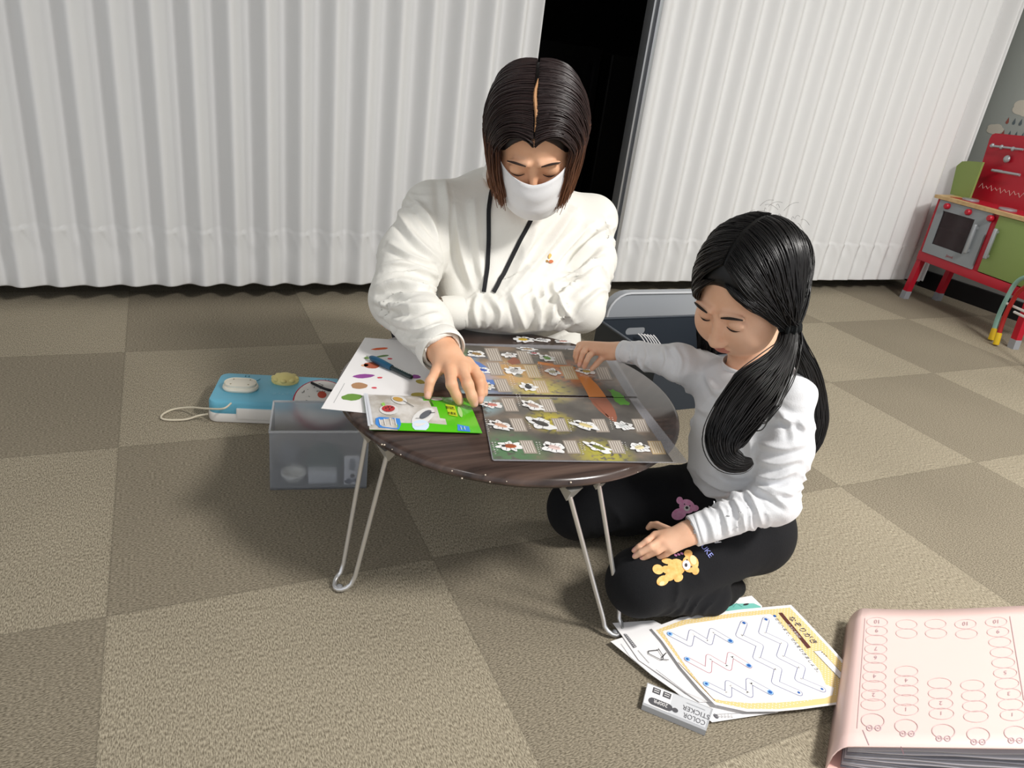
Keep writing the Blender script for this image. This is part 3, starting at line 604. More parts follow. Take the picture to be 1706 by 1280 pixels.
rplate(m, 0, .42, 0, hL, .075, 0, .035, lg); m.build('panel', root)
m = MB(); pr_ = [(.004, .12, .0), (.006, 0, hL-.075)]; q_ = [(0, hL-.09)]+[(.075-.075*math.cos(k*math.pi/12), hL-.075+.075*math.sin(k*math.pi/12)) for k in range(7)]+[(.40, hL)]
m.tube([(x, -.002, z) for x, z in q_], .0035, mat('lid_rim', (206, 208, 212), .35), 8); m.build('rim', root)
# feathery white paper strips standing in the crate
m = MB(); c0 = at(1072, 562, y=yF-.03)
for k in range(6): 
    r = random.Random(k); p = Vector((c0.x+.009*k, yF-.02-.003*k, .09)); m.tube(smoothpath([p+Vector((.06, -.05, -.086)), p+Vector((.03, -.02, -.03)), p+Vector((0, -.004, .010+.002*math.sin(k))), p+Vector((-.012, .004, .020))], 5), .0018, pap, 5)
tag(m.build('paper_ribbons'), 'curled white paper strips inside the dark crate below its grip hole', 'paper strips')

# ================= toy kitchen =================
ku = Vector((-.12, -.58, 0)).normalized(); kv = Vector((-ku.y, ku.x, 0)); KO = Vector((3.18, 2.21, 0))
rzk = math.atan2(ku.y, ku.x)
root = empty('toy_kitchen', KO, 'red, grey and green wooden toy kitchen at the right edge beside the curtain', 'toy kitchen', rz=rzk)
# local: x = u (towards camera along the front), y = v (towards the wall)
red = mat('kitchen_red', (178, 24, 44), .35, bump=.05); redd = mat('kitchen_red2', (158, 20, 38), .4); grn = mat('kitchen_green', (132, 152, 84), .5); gry = mat('kitchen_grey', (142, 148, 152), .45); wd_ = mat('kitchen_wood', (206, 176, 128), .5, col2=(188, 154, 106), vscale=30); silv = mat('kitchen_silver', (168, 172, 176), .3, .5)
KW = .66; KD = .22
def kb(name, lo, hi, mt, bev=.002, par=None):
    m = MB(); m.box(lo, hi, mt, bev=bev); return m.build(name, par or root)
m = MB()
for lo, hi in (((0, 0, .20), (.022, KD, .476)), ((.315, 0, .22), (.345, KD, .476)), ((KW-.02, 0, .20), (KW, KD, .476)), ((0, -.004, .195), (KW, .02, .235)), ((0, .02, .20), (KW, KD, .215)), ((0, KD-.01, .2), (KW, KD, .476))): m.box(lo, hi, red, bev=.002)
m.build('frame', root)
for (x, y) in ((0, 0), (0, KD-.03), (.60, 0), (.60, KD-.03)):
    dx = -.022 if x == 0 else .012
    def leg(z0, z1, g, mt):
        m = MB(); q = []
        for z in (z0, z1):
            t_ = 1-z/.2; cx = x+.015+dx*t_; s = .0135+g; q += [(cx-s, y+.014-s, z), (cx+s, y+.014-s, z), (cx+s, y+.014+s, z), (cx-s, y+.014+s, z)]
        m.add(q, [(0, 3, 2, 1), (4, 5, 6, 7), (0, 1, 5, 4), (1, 2, 6, 5), (2, 3, 7, 6), (3, 0, 4, 7)], mt); return m
    lo_ = leg(.0, .21, 0, red).build('leg', root); leg(0.0, .038, .0012, mat('foot_grey', (150, 152, 158), .5)).build('foot_tip', lo_)
m = MB(); P = [(-.012, -.014), (KW, -.014), (KW, KD), (-.09, KD)]; m.add([(x, y, .476) for x, y in P]+[(x, y, .490) for x, y in P], [(0, 3, 2, 1), (4, 5, 6, 7), (0, 1, 5, 4), (1, 2, 6, 5), (2, 3, 7, 6), (3, 0, 4, 7)], wd_)
m.build('countertop', root)
m = MB(); 
for cx in (.10, .30): m = MB(); m.lathe([(0, .492), (.034, .492), (.034, .499), (.030, .500), (0, .500)], silv, 28, Matrix.Translation((cx, .075, 0))); m.build('burner', root)
m = MB(); m.box((-.02+.05, .03, .4902), (.42, .19, .4915), red); m.build('hob_plate', root)
# oven door with window, knobs, handle
m = MB(); ox0, oz0, ox1, oz1 = .022, .236, .315, .474; wx0, wz0, wx1, wz1 = .058, .282, .240, .432
for lo, hi in (((ox0, -.008, oz0), (wx0, 0.006, oz1)), ((wx1, -.008, oz0), (ox1, 0.006, oz1)), ((wx0, -.008, oz0), (wx1, 0.006, wz0)), ((wx0, -.008, wz1), (wx1, 0.006, oz1))): m.box(lo, hi, gry)
vs, fs = text_mesh('Janod', .017); m.add([Vector((.165+v.x, -.0088, .250+v.y)) for v in vs], fs, redd)
od = m.build('oven_door', root)
kb('oven_window', (wx0, -.002, wz0), (wx1, .002, wz1), mat('oven_glass', (46, 30, 34), .15, alpha=.75), 0, od)
kb('oven_shelf', (.024, .006, .352), (.312, .16, .358), wd_, 0, root)
kb('oven_inside', (.022, KD-.016, .24), (.312, KD-.012, .47), mat('oven_dark', (56, 30, 34), .6), 0, root)
m = MB(); m.box((.262, -.028, .292), (.276, -.014, .418), silv, bev=.005); m.box((.264, -.016, .300), (.274, -.006, .312), silv); m.box((.264, -.016, .398), (.274, -.006, .410), silv); m.build('handle', od)
for cx in (.078, .200, .318):
    m = MB(); m.lathe([(0, 0), (.013, 0), (.013, .014), (.010, .018), (0, .019)], red, 24, Matrix.Translation((cx, -.007, .455)) @ Matrix.Rotation(math.pi/2, 4, 'X')); m.build('knob', root)
gd = kb('cabinet_door', (.347, -.006, .238), (KW-.02, .006, .474), grn)
m = MB(); m.box((.362, -.026, .296), (.378, -.012, .424), silv, bev=.005); m.box((.364, -.014, .304), (.376, -.004, .314), silv); m.box((.364, -.014, .406), (.376, -.004, .416), silv); m.build('handle', gd)
# back boards
yb = KD-.016
def board(name, pts, mt, y0, th_=.012):
    m = MB(); n = len(pts); tri = tessellate_polygon([[Vector((x, z, 0)) for x, z in pts]]); V = [Vector((x, y0, z)) for x, z in pts]+[Vector((x, y0+th_, z)) for x, z in pts]
    m.add(V, list(tri)+[tuple(i+n for i in reversed(t)) for t in tri]+[(i, (i+1) % n, (i+1) % n+n, i+n) for i in range(n)], mt); return m.build(name, root)
board('side_board', [(-.085, .49), (.03, .49), (.03, .652), (-.05, .645), (-.085, .638), (-.106, .615)], grn, .135, .010)
board('back_board', [(-.03, .49), (.62, .49), (.62, .80), (-.03, .775), (-.045, .768), (-.05, .75)], red, yb)
m = MB(); m.tube([(-.01, yb-.022, .722), (.16, yb-.022, .728)], .005, silv, 10)
for x in (0, .05, .11): m.ell((x, yb-.022, .724), (.008, .008, .010), silv); m.box((x-.003, yb-.022, .721), (x+.003, yb+.001, .727), silv)
m.tube([(.055, yb-.03, .625), (.2, yb-.03, .628)], .006, silv, 10); m.box((.07, yb-.03, .62), (.08, yb, .632), silv); m.build('utensil_rail', root)
m = MB(); zz = []
for k in range(34): zz.append((-.01+k*.0125, yb-.0008, .545+(.012 if k % 2 else -.004)+.004*math.sin(k*1.7)))
m.tube(zz, .0009, mat('stitch', (224, 200, 190), .6), 5); m.ell((.09, yb-.012, .68), (.016, .01, .016), silv); m.build('painted_zigzag', root)

# ================= tube chair at the right edge =================
mint = mat('mint_tube', (150, 196, 184), .35); redt = mat('red_tube', (186, 40, 36), .35); yel = mat('yellow_tip', (236, 196, 30), .45)
root = empty('childs_chair', at(1662, 560, z=0), 'small tubular chair with mint and red frames and yellow feet at the right edge', 'chair')
def tubeleg(p, mt, r, tip):
    m = MB(); pts = smoothpath([Vector(q) for q in p], 8); m.tube(pts, r, mt, 14); o = keep(m.build('frame_tube'), root)
    m = MB(); a_, b_ = Vector(p[0]), Vector(p[1]); d_ = (b_-a_).normalized(); m.tube([a_-d_*.002, a_, a_+d_*.045, a_+d_*.048], r*1.3, yel, 14, rs=[r*.9, r*1.35, r*1.2, r*1.05]); o2 = m.build('foot_cap', o); o2.matrix_parent_inverse = o.matrix_parent_inverse if False else Matrix.Identity(4)
ca = at(1651, 566, z=.006)
vdir = (at(1706, 600, z=0)-at(1651, 562, z=0)).normalized()
def onv(px, py, n0): # point on the vertical plane through n0 along vdir
    nn_ = Vector((-vdir.y, vdir.x, 0)); r_ = ray(px, py); t_ = (n0-CAM).dot(nn_)/r_.dot(nn_); return CAM+r_*t_
c2 = at(1659, 574, z=.006)
tubeleg([ca, onv(1663, 528, ca), onv(1680, 492, ca), onv(1694, 470, ca), onv(1712, 462, ca), onv(1740, 470, ca), onv(1760, 520, ca), onv(1776, 640, ca)], mint, .0085, yel)
tubeleg([c2, onv(1673, 530, c2), onv(1688, 500, c2), onv(1700, 484, c2), onv(1716, 477, c2), onv(1742, 486, c2), onv(1760, 540, c2), onv(1770, 650, c2)], redt, .0085, yel)
m = MB(); m.tube([onv(1678, 506, ca), onv(1765, 545, ca)], .005, white, 10); m.tube([onv(1690, 520, c2), onv(1765, 556, c2)], .005, white, 10); keep(m.build('crossbar'), root)

# ================= worksheets on the floor =================
cA = crop(.2579, 1000, 960)
def fz(p, zf): return at(*cA(p), z=zf)
def sheet(name, px, z, label, cat='paper', mt=pap, edge=None, group='worksheets on the carpet', th_=.0005):
    m = MB(); P = [fz(p, z+(edge[i] if edge else 0)) for i, p in enumerate(px)]; m.poly(list(reversed(P)), mt, th_); return m
zs = .003
m = sheet('w', [(560, 300), (572, 236), (690, 180), (978, 128), (1046, 196), (1000, 330)], .002, ''); m.poly([fz(p, .0032) for p in [(1042, 212), (1036, 196), (990, 176), (760, 182), (640, 205), (580, 240), (600, 330)]], mat('mint_paper', (120, 196, 184), .7))
for p, rx, ry in (((942, 183), .004, .002),): c_ = fz(p, .0036); disc(m, c_, rx*1.6, ink, 10, ry=ry)
for k, (x, y) in enumerate(((700, 205), (800, 192), (770, 225), (860, 200))): c_ = fz((x, y), .0036); ribbon(m, [c_, c_+Vector((.012, .006, 0)), c_+Vector((.016, -.004, 0))], .0012, mat('mint_dark', (96, 168, 158), .7), 0)
tag(m.build('worksheet'), 'mostly hidden worksheet with a mint green picture behind the child\'s foot', 'paper', 'worksheets on the carpet')
m = sheet('w', [(66, 424), (150, 396), (500, 420), (1150, 870), (1148, 882), (722, 946), (640, 880), (480, 745), (330, 640)], .003, '', edge=[.006, .005, .001, .001, .001, .002, .003, .003, .005])
gi = mat('grey_line', (168, 168, 172), .7)
ribbon(m, [fz((135, 440), .0095), fz((190, 520), .009), fz((330, 640), .0085), fz((560, 800), .007)], .0008, gi, .0005); ribbon(m, [fz((730, 895), .006), fz((1130, 878), .005)], .0007, gi, .0005)
for k in range(5): c_ = fz((745+k*22, 905), .006); ribbon(m, [c_, c_+Vector((.003, -.004, 0)), c_+Vector((.005, .001, 0))], .0007, gi, .0004)
c_ = fz((748, 905), .0062); disc(m, c_, .003, mat('grey_ink2', (90, 90, 96), .7), 10, ry=.0045)
tag(m.build('worksheet'), 'lowest plain worksheet sticking out at the left and bottom of the floor pile', 'paper', 'worksheets on the carpet')
m = sheet('w', [(80, 305), (345, 288), (560, 400), (1000, 800), (640, 815), (560, 760), (390, 640), (250, 545), (150, 400)], .0055, '', edge=[.0045, .002, .001, .001, .002, .003, .004, .0045, .0045])
z_ = .0100
hw = mat('pen_black', (40, 40, 44), .6)
bl = [fz((372, 470), z_), fz((392, 520), z_), fz((400, 545), z_), fz((308, 500), z_), fz((316, 488), z_), fz((435, 545), z_)]
ribbon(m, [fz((375, 472), z_), fz((405, 520), z_), fz((405, 540), z_)], .0013, hw, .0012); ribbon(m, [fz((380, 480), z_), fz((310, 488), z_), fz((312, 505), z_), fz((392, 545), z_), fz((405, 542), z_), fz((440, 545), z_)], .0013, hw, .0012); ribbon(m, [fz((398, 530), z_), fz((425, 500), z_)], .0013, hw, .0012)
P = [fz(q, z_) for q in ((150, 378), (168, 378), (236, 462), (216, 470))]; m.poly([p+Vector((0, 0, .0014)) for p in P], mat('grey_block', (110, 110, 114), .7)); 
for k in range(9): t_ = (k+.5)/9; a_ = P[0].lerp(P[3], t_); b_ = P[1].lerp(P[2], t_); ribbon(m, [a_.lerp(b_, .25), a_.lerp(b_, .75)], .0008, pap, .0017, False)
ribbon(m, [fz((245, 485), z_), fz((315, 565), z_)], .001, gi, .0012)
ribbon(m, [fz((360, 610), .009), fz((560, 760), .0085), fz((680, 812), .008)], .0008, gi, .0015)
tag(m.build('worksheet'), 'worksheet with a handwritten letter A, second sheet in the floor pile', 'paper', 'worksheets on the carpet')
# top tracing sheet
def zt2(p):  # gentle lift at the left and bottom edge
    return .0215
OUT = [(330, 340), (520, 268), (900, 218), (1232, 188), (1330, 290), (1500, 470), (1660, 650), (1640, 815), (1500, 835), (1300, 862), (1150, 876), (950, 878), (740, 832), (640, 730), (520, 590), (400, 420)]
m = MB(); m.poly([fz(p, .0125) for p in reversed(OUT)], pap, .0006)
yb_ = mat('sheet_yellow', (228, 202, 140), .7); wt = mat('sheet_white', (236, 234, 234), .7)
BAND = [(322+38, 350), (530, 285), (900, 235), (1225, 203), (1320, 300), (1490, 480), (1655, 665), (1610, 800), (1500, 820), (1300, 846), (1150, 860), (950, 858), (748, 816), (655, 722), (535, 580), (415, 415)]
m.poly([fz(p, .0132) for p in reversed(BAND)], yb_)
INN = [(372+30, 358), (560, 310), (900, 262), (1095, 245), (1130, 262), (1420, 612), (1455, 700), (1510, 722), (1500, 770), (1450, 790), (1300, 806), (1150, 818), (960, 822), (790, 806), (728, 792), (640, 690), (545, 570), (440, 415)]
m.poly([fz(p, .0135) for p in reversed(INN)], wt)
r = random.Random(2); cnt = 0
def inside(p, poly):
    c_ = False; n = len(poly)
    for i in range(n):
        (x1, y1), (x2, y2) = poly[i], poly[(i+1) % n]
        if (y1 > p[1]) != (y2 > p[1]) and p[0] < (x2-x1)*(p[1]-y1)/(y2-y1)+x1: c_ = not c_
    return c_
o0 = fz((372, 358), .0134); ex = (fz((1232, 203), .0134)-fz((360, 350), .0134)).normalized(); ey = Vector((-ex.y, ex.x, 0))
def back(p):
    q = R3.transposed() @ (p-CAM); return ((853+FPX*q.x/-q.z)-1000)/.2579, ((640-FPX*q.y/-q.z)-960)/.2579
for i in range(-8, 70):
    for j in range(-48, 14):
        p = o0+ex*(i*.0064+(j % 2)*.0032)+ey*(j*.0036); q = back(p)
        if inside(q, BAND) and not inside(q, INN): disc(m, p, .00085, wt, 7)
z2 = .0136; lb_ = mat('trace_line', (128, 132, 164), .7); lr_ = mat('trace_line_red', (184, 130, 144), .7); db = mat('dot_blue', (36, 92, 170), .6); sb = mat('dot_sky', (150, 196, 240), .6)
ZZ = [[(450, 375), (575, 440), (592, 362), (705, 430), (725, 352), (840, 420)], [(562, 538), (698, 610), (703, 522), (828, 595), (842, 508), (960, 580)], [(685, 698), (828, 768), (828, 692), (965, 768), (962, 678), (1097, 752)],
      [(928, 305), (897, 385), (1032, 450), (1008, 530), (1150, 600), (1130, 688), (1282, 755)], [(1070, 282), (1045, 368), (1190, 435), (1162, 520), (1302, 590), (1280, 668), (1432, 732)]]
for i, Z_ in enumerate(ZZ):
    P = [fz(p, z2) for p in Z_]; ribbon(m, P, .0122 if i > 2 else .0108, lr_ if i == 1 else lb_, 0); ribbon(m, P, .0098 if i > 2 else .0084, wt, .00008)
    disc(m, P[0]+Vector((0, 0, .0005)), .0044, sb if i < 3 else wt, 14); disc(m, P[-1]+Vector((0, 0, .0005)), .0044, sb if i < 3 else wt, 14)
    disc(m, P[0]+Vector((0, 0, .0007)), .0022 if i < 3 else .003, db, 12); disc(m, P[-1]+Vector((0, 0, .0007)), .003 if i < 3 else .0022, db, 12)
bar = [(1152, 238), (1175, 236), (1362, 462), (1338, 468)]; m.poly([fz(p, z2+.0002) for p in reversed(bar)], mat('bar_brown', (88, 44, 38), .6))
nav = mat('title_navy', (38, 44, 84), .6)
put_text(m, 'なぞりがき', fz((1214, 266), z2+.0004), fz((1374, 438), z2+.0004), nav, hgt=.0145)
put_text(m, 'ようにまねび', fz((1208, 312), z2+.0006), fz((1284, 400), z2+.0006), wt, hgt=.006)
put_text(m, 'からへまで、せんをひきましょう。', fz((1128, 274), z2+.0004), fz((1402, 622), z2+.0004), hw, hgt=.0078)
disc(m, fz((1128, 258), z2+.0004), .0028, db, 12)
nb = [(1378, 486), (1425, 480), (1620, 690), (1600, 720)]; m.poly([fz(p, z2+.0001) for p in reversed(nb)], hw); nb = [(1381, 487), (1425, 482), (1617, 690), (1600, 716)]; m.poly([fz(p, z2+.0003) for p in reversed(nb)], wt)
for k in range(3): c_ = fz((1428+k*14, 492+k*12), z2+.0005); ribbon(m, [c_, c_+Vector((.0016, -.0018, 0))], .0009, hw, 0); ribbon(m, [c_+Vector((0, -.001, 0)), c_+Vector((.002, .0002, 0))], .0007, hw, 0)
ribbon(m, [fz((505, 558), z2), fz((740, 805), z2)], .0009, mat('rule_brown', (150, 120, 80), .7), 0)
tag(m.build('worksheet'), 'tracing worksheet with yellow dotted border and zigzag paths, top of the floor pile', 'paper', 'worksheets on the carpet')
# colour sticker pack
root = empty('sticker_pack', fz((480, 860), 0), 'grey and white pack lettered COLOR STICKER under the worksheets', 'sticker pack')
Q = [fz(p, .0095) for p in ((305, 690), (272, 832), (684, 1002), (730, 860))]
m = MB(); gs = mat('pack_grey', (176, 178, 182), .4); m.poly([Vector((p.x, p.y, .0004)) for p in Q], gs, .0095); keep(m.build('pack'), root)
def qv(u, v): return Q[1].lerp(Q[2], u).lerp(Q[0].lerp(Q[3], u), v)+Vector((0, 0, .0006))
m = MB(); m.poly([qv(.01, .10), qv(.40, .10), qv(.40, .96), qv(.01, .96)], wt); m.poly([qv(.40, .10), qv(.97, .10), qv(.97, .96), qv(.40, .96)], mat('pack_light', (206, 208, 212), .4))
dg = mat('pack_dark', (84, 84, 88), .5); dg2 = mat('pack_text', (96, 96, 100), .5)
up_ = (qv(.5, 0)-qv(.5, 1)).normalized(); L3 = Vector((0, 0, .0004))
P = smoothpath([qv(.14, .30)+L3, qv(.38, .30)+L3], 2); ribbon(m, P, .013, dg, 0); put_text(m, '200PR', qv(.37, .40)+L3*2, qv(.15, .40)+L3*2, wt, up=up_, hgt=.0095)
for u0 in (.10, .26):
    m.poly([qv(u0, .66)+L3, qv(u0+.12, .66)+L3, qv(u0+.12, .90)+L3, qv(u0, .90)+L3], dg)
    for k in range(2): ribbon(m, [qv(u0+.02, .73+.09*k)+L3*2, qv(u0+.10, .73+.09*k)+L3*2], .0012, wt, 0, False)
put_text(m, 'COLOR', qv(.95, .36)+L3, qv(.62, .36)+L3, dg2, up=up_, hgt=.0125); put_text(m, 'STICKER', qv(.985, .66)+L3, qv(.58, .66)+L3, dg2, up=up_, hgt=.0125)
put_text(m, 'kokuyo dots', qv(.9, .82)+L3, qv(.62, .82)+L3, gs, up=up_, hgt=.006) if False else ribbon(m, [qv(.9, .80)+L3, qv(.62, .80)+L3], .0012, gs, 0, False)
disc(m, qv(.49, .30)+L3, .0042, dg, 14); keep(m.build('printed_card'), root)

# ================= pink binder =================
pk = mat('binder_pink', (241, 210, 204), .45, coat=.1); pk2 = mat('binder_edge', (236, 190, 182), .4)
def bz(px): return .046+.060*max(0, min(1.6, (px-1420)/286))
cB = crop(.2344, 1380, 980)
TL, BL_ = at(1438, 1014, z=.044), at(1412, 1243, z=.050); TR_ = at(1706, 1011, z=.100); W_ = (TR_-TL)*1.35
root = empty('ring_binder', Vector((BL_.x, BL_.y, 0)), 'thick pink plastic binder lying at the lower right corner', 'binder')
m = MB(); n = 30; k = 12; V = []; 
for j in range(k+1):
    for i in range(-4, n+1):
        v = j/k; base = BL_.lerp(TL, v)
        if i >= 0: p = base+W_*(i/n)+Vector((0, 0, -.004*math.sin(math.pi*i/n*1.6)*v))
        else:
            q = -i/4*math.pi/2; rr = .020; d_ = W_.normalized(); p = base-d_*math.sin(q)*.016-Vector((0, 0, (1-math.cos(q))*.030+(.012 if i == -4 else 0)))
        V.append(p)
nn_ = n+5
m.add(V, [(j*nn_+i, j*nn_+i+1, (j+1)*nn_+i+1, (j+1)*nn_+i) for j in range(k) for i in range(nn_-1)], pk, True)
o = keep(m.build('cover'), root); md = o.modifiers.new('s', 'SOLIDIFY'); md.thickness = .0022; md.offset = -1
m = MB(); dn = Vector((0, 0, -1)); V = []
for j in (0, 1):
    for (i, dz) in ((-.045, -.040), (0, -.046), (1, -.09), (1, -.138)): pass
# bottom cover
lo = []
for v in (0, 1):
    base = BL_.lerp(TL, v); base = Vector((base.x, base.y, .0015)); d_ = Vector((W_.x, W_.y, 0)); lo.append((base-d_.normalized()*.014, base+d_))
m.poly([lo[0][0], lo[0][1], lo[1][1], lo[1][0]], pk2, .002); keep(m.build('back_cover'), root)
m = MB(); sl = mat('sleeve_film', (176, 172, 178), .25, alpha=.95)
for s in range(9):
    f_ = (s+1)/10; vs = []
    for j in range(5):
        for i in range(13):
            base = BL_.lerp(TL, .012+.97*j/4); t_ = .01+.97*i/12; p = base+W_*t_; z = .004+(p.z-.010)*f_+.0012*math.sin(i*1.3+s*2); vs.append(Vector((p.x, p.y, z)))
    m.add(vs, [(j*13+i, j*13+i+1, (j+1)*13+i+1, (j+1)*13+i) for j in range(4) for i in range(12)], sl if s % 3 else mat('sleeve_grey', (120, 118, 126), .3), True)
o = keep(m.build('pages'), root); md = o.modifiers.new('s', 'SOLIDIFY'); md.thickness = .0018
# faint caterpillar print seen through the cover
pl = mat('print_through', (206, 180, 180), .5); pl2 = mat('print_through_dark', (186, 164, 170), .5)
def bp(p, dz=.0007):
    px, py = cB(p); z = .047
    N_ = (W_.cross(TL-BL_)).normalized(); r_ = ray(px, py); t_ = (BL_-CAM).dot(N_)/r_.dot(N_); q = CAM+r_*t_
    E1, E2, qq = W_, TL-BL_, q-BL_; a11, a12, a22 = E1.dot(E1), E1.dot(E2), E2.dot(E2); r1, r2 = qq.dot(E1), qq.dot(E2); de = a11*a22-a12*a12
    s = (r1*a22-r2*a12)/de; v = (a11*r2-a12*r1)/de
    return q+Vector((0, 0, dz-.004*math.sin(math.pi*max(0, s)*1.6)*max(0, v)))
m = MB(); cols = [((350, 240), (318, 945)), ((562, 250), (556, 985)), ((768, 245), (812, 1020)), ((980, 250), (1060, 1045)), ((1195, 242), (1325, 1035))]
def outline(pts, wd=.0008, mt=pl): P = [bp(p) for p in pts]; ribbon(m, P+[P[0]], wd, mt, 0, False)
for ci, (a_, b_) in enumerate(cols):
    for k in range(11):
        t_ = k/10.; t_ = t_**1.02; cx = a_[0]+(b_[0]-a_[0])*t_; cy = a_[1]+(b_[1]-a_[1])*t_*.93; hw_ = 76+14*t_; hh = 34+8*t_
        fade = (ci in (1, 2, 3)) and 2 <= k <= (4 if ci == 1 else 5)
        if fade: continue
        if k < 10: outline(oval(cx, cy, hw_, hh, 0, 16))
        if k in ((0, 1, 3, 4, 6, 8) if ci == 0 else (6, 9) if ci == 1 else (8, 9) if ci == 2 else (0,) if ci == 3 else (0, 1, 5, 7, 9)):
            vs, fs = text_mesh(str(10-k), 1.0); x1_ = max(v.x for v in vs); s_ = 52; m.add([bp((cx-(v.x-x1_/2)*s_*.9, cy-16+(v.y)*s_*.75), .0009) for v in vs], fs, pl2)
    outline(oval(b_[0]+(8 if ci > 1 else 0), b_[1], 82, 52, .1, 20), .0011)
    for s in (-1, 1): outline(oval(b_[0]+s*30+6, b_[1]+52, 20, 20, 0, 12), .0012, pl2); P = bp((b_[0]+s*30+6, b_[1]+52)); disc(m, P, .0011, pl2, 8)
ribbon(m, [bp((262, 215)), bp((205, 1000))], .0008, pl, 0, False); ribbon(m, [bp((1290, 205)), bp((1391, 800))], .0012, pl, 0, False)
ribbon(m, [bp((245, 1010)), bp((290, 1120))], .0009, pl2, 0, False); ribbon(m, [bp((515, 1130)), bp((535, 1185))], .0013, mat('hair_mark', (120, 90, 96), .6), 0, False)
keep(m.build('caterpillar_print'), root)
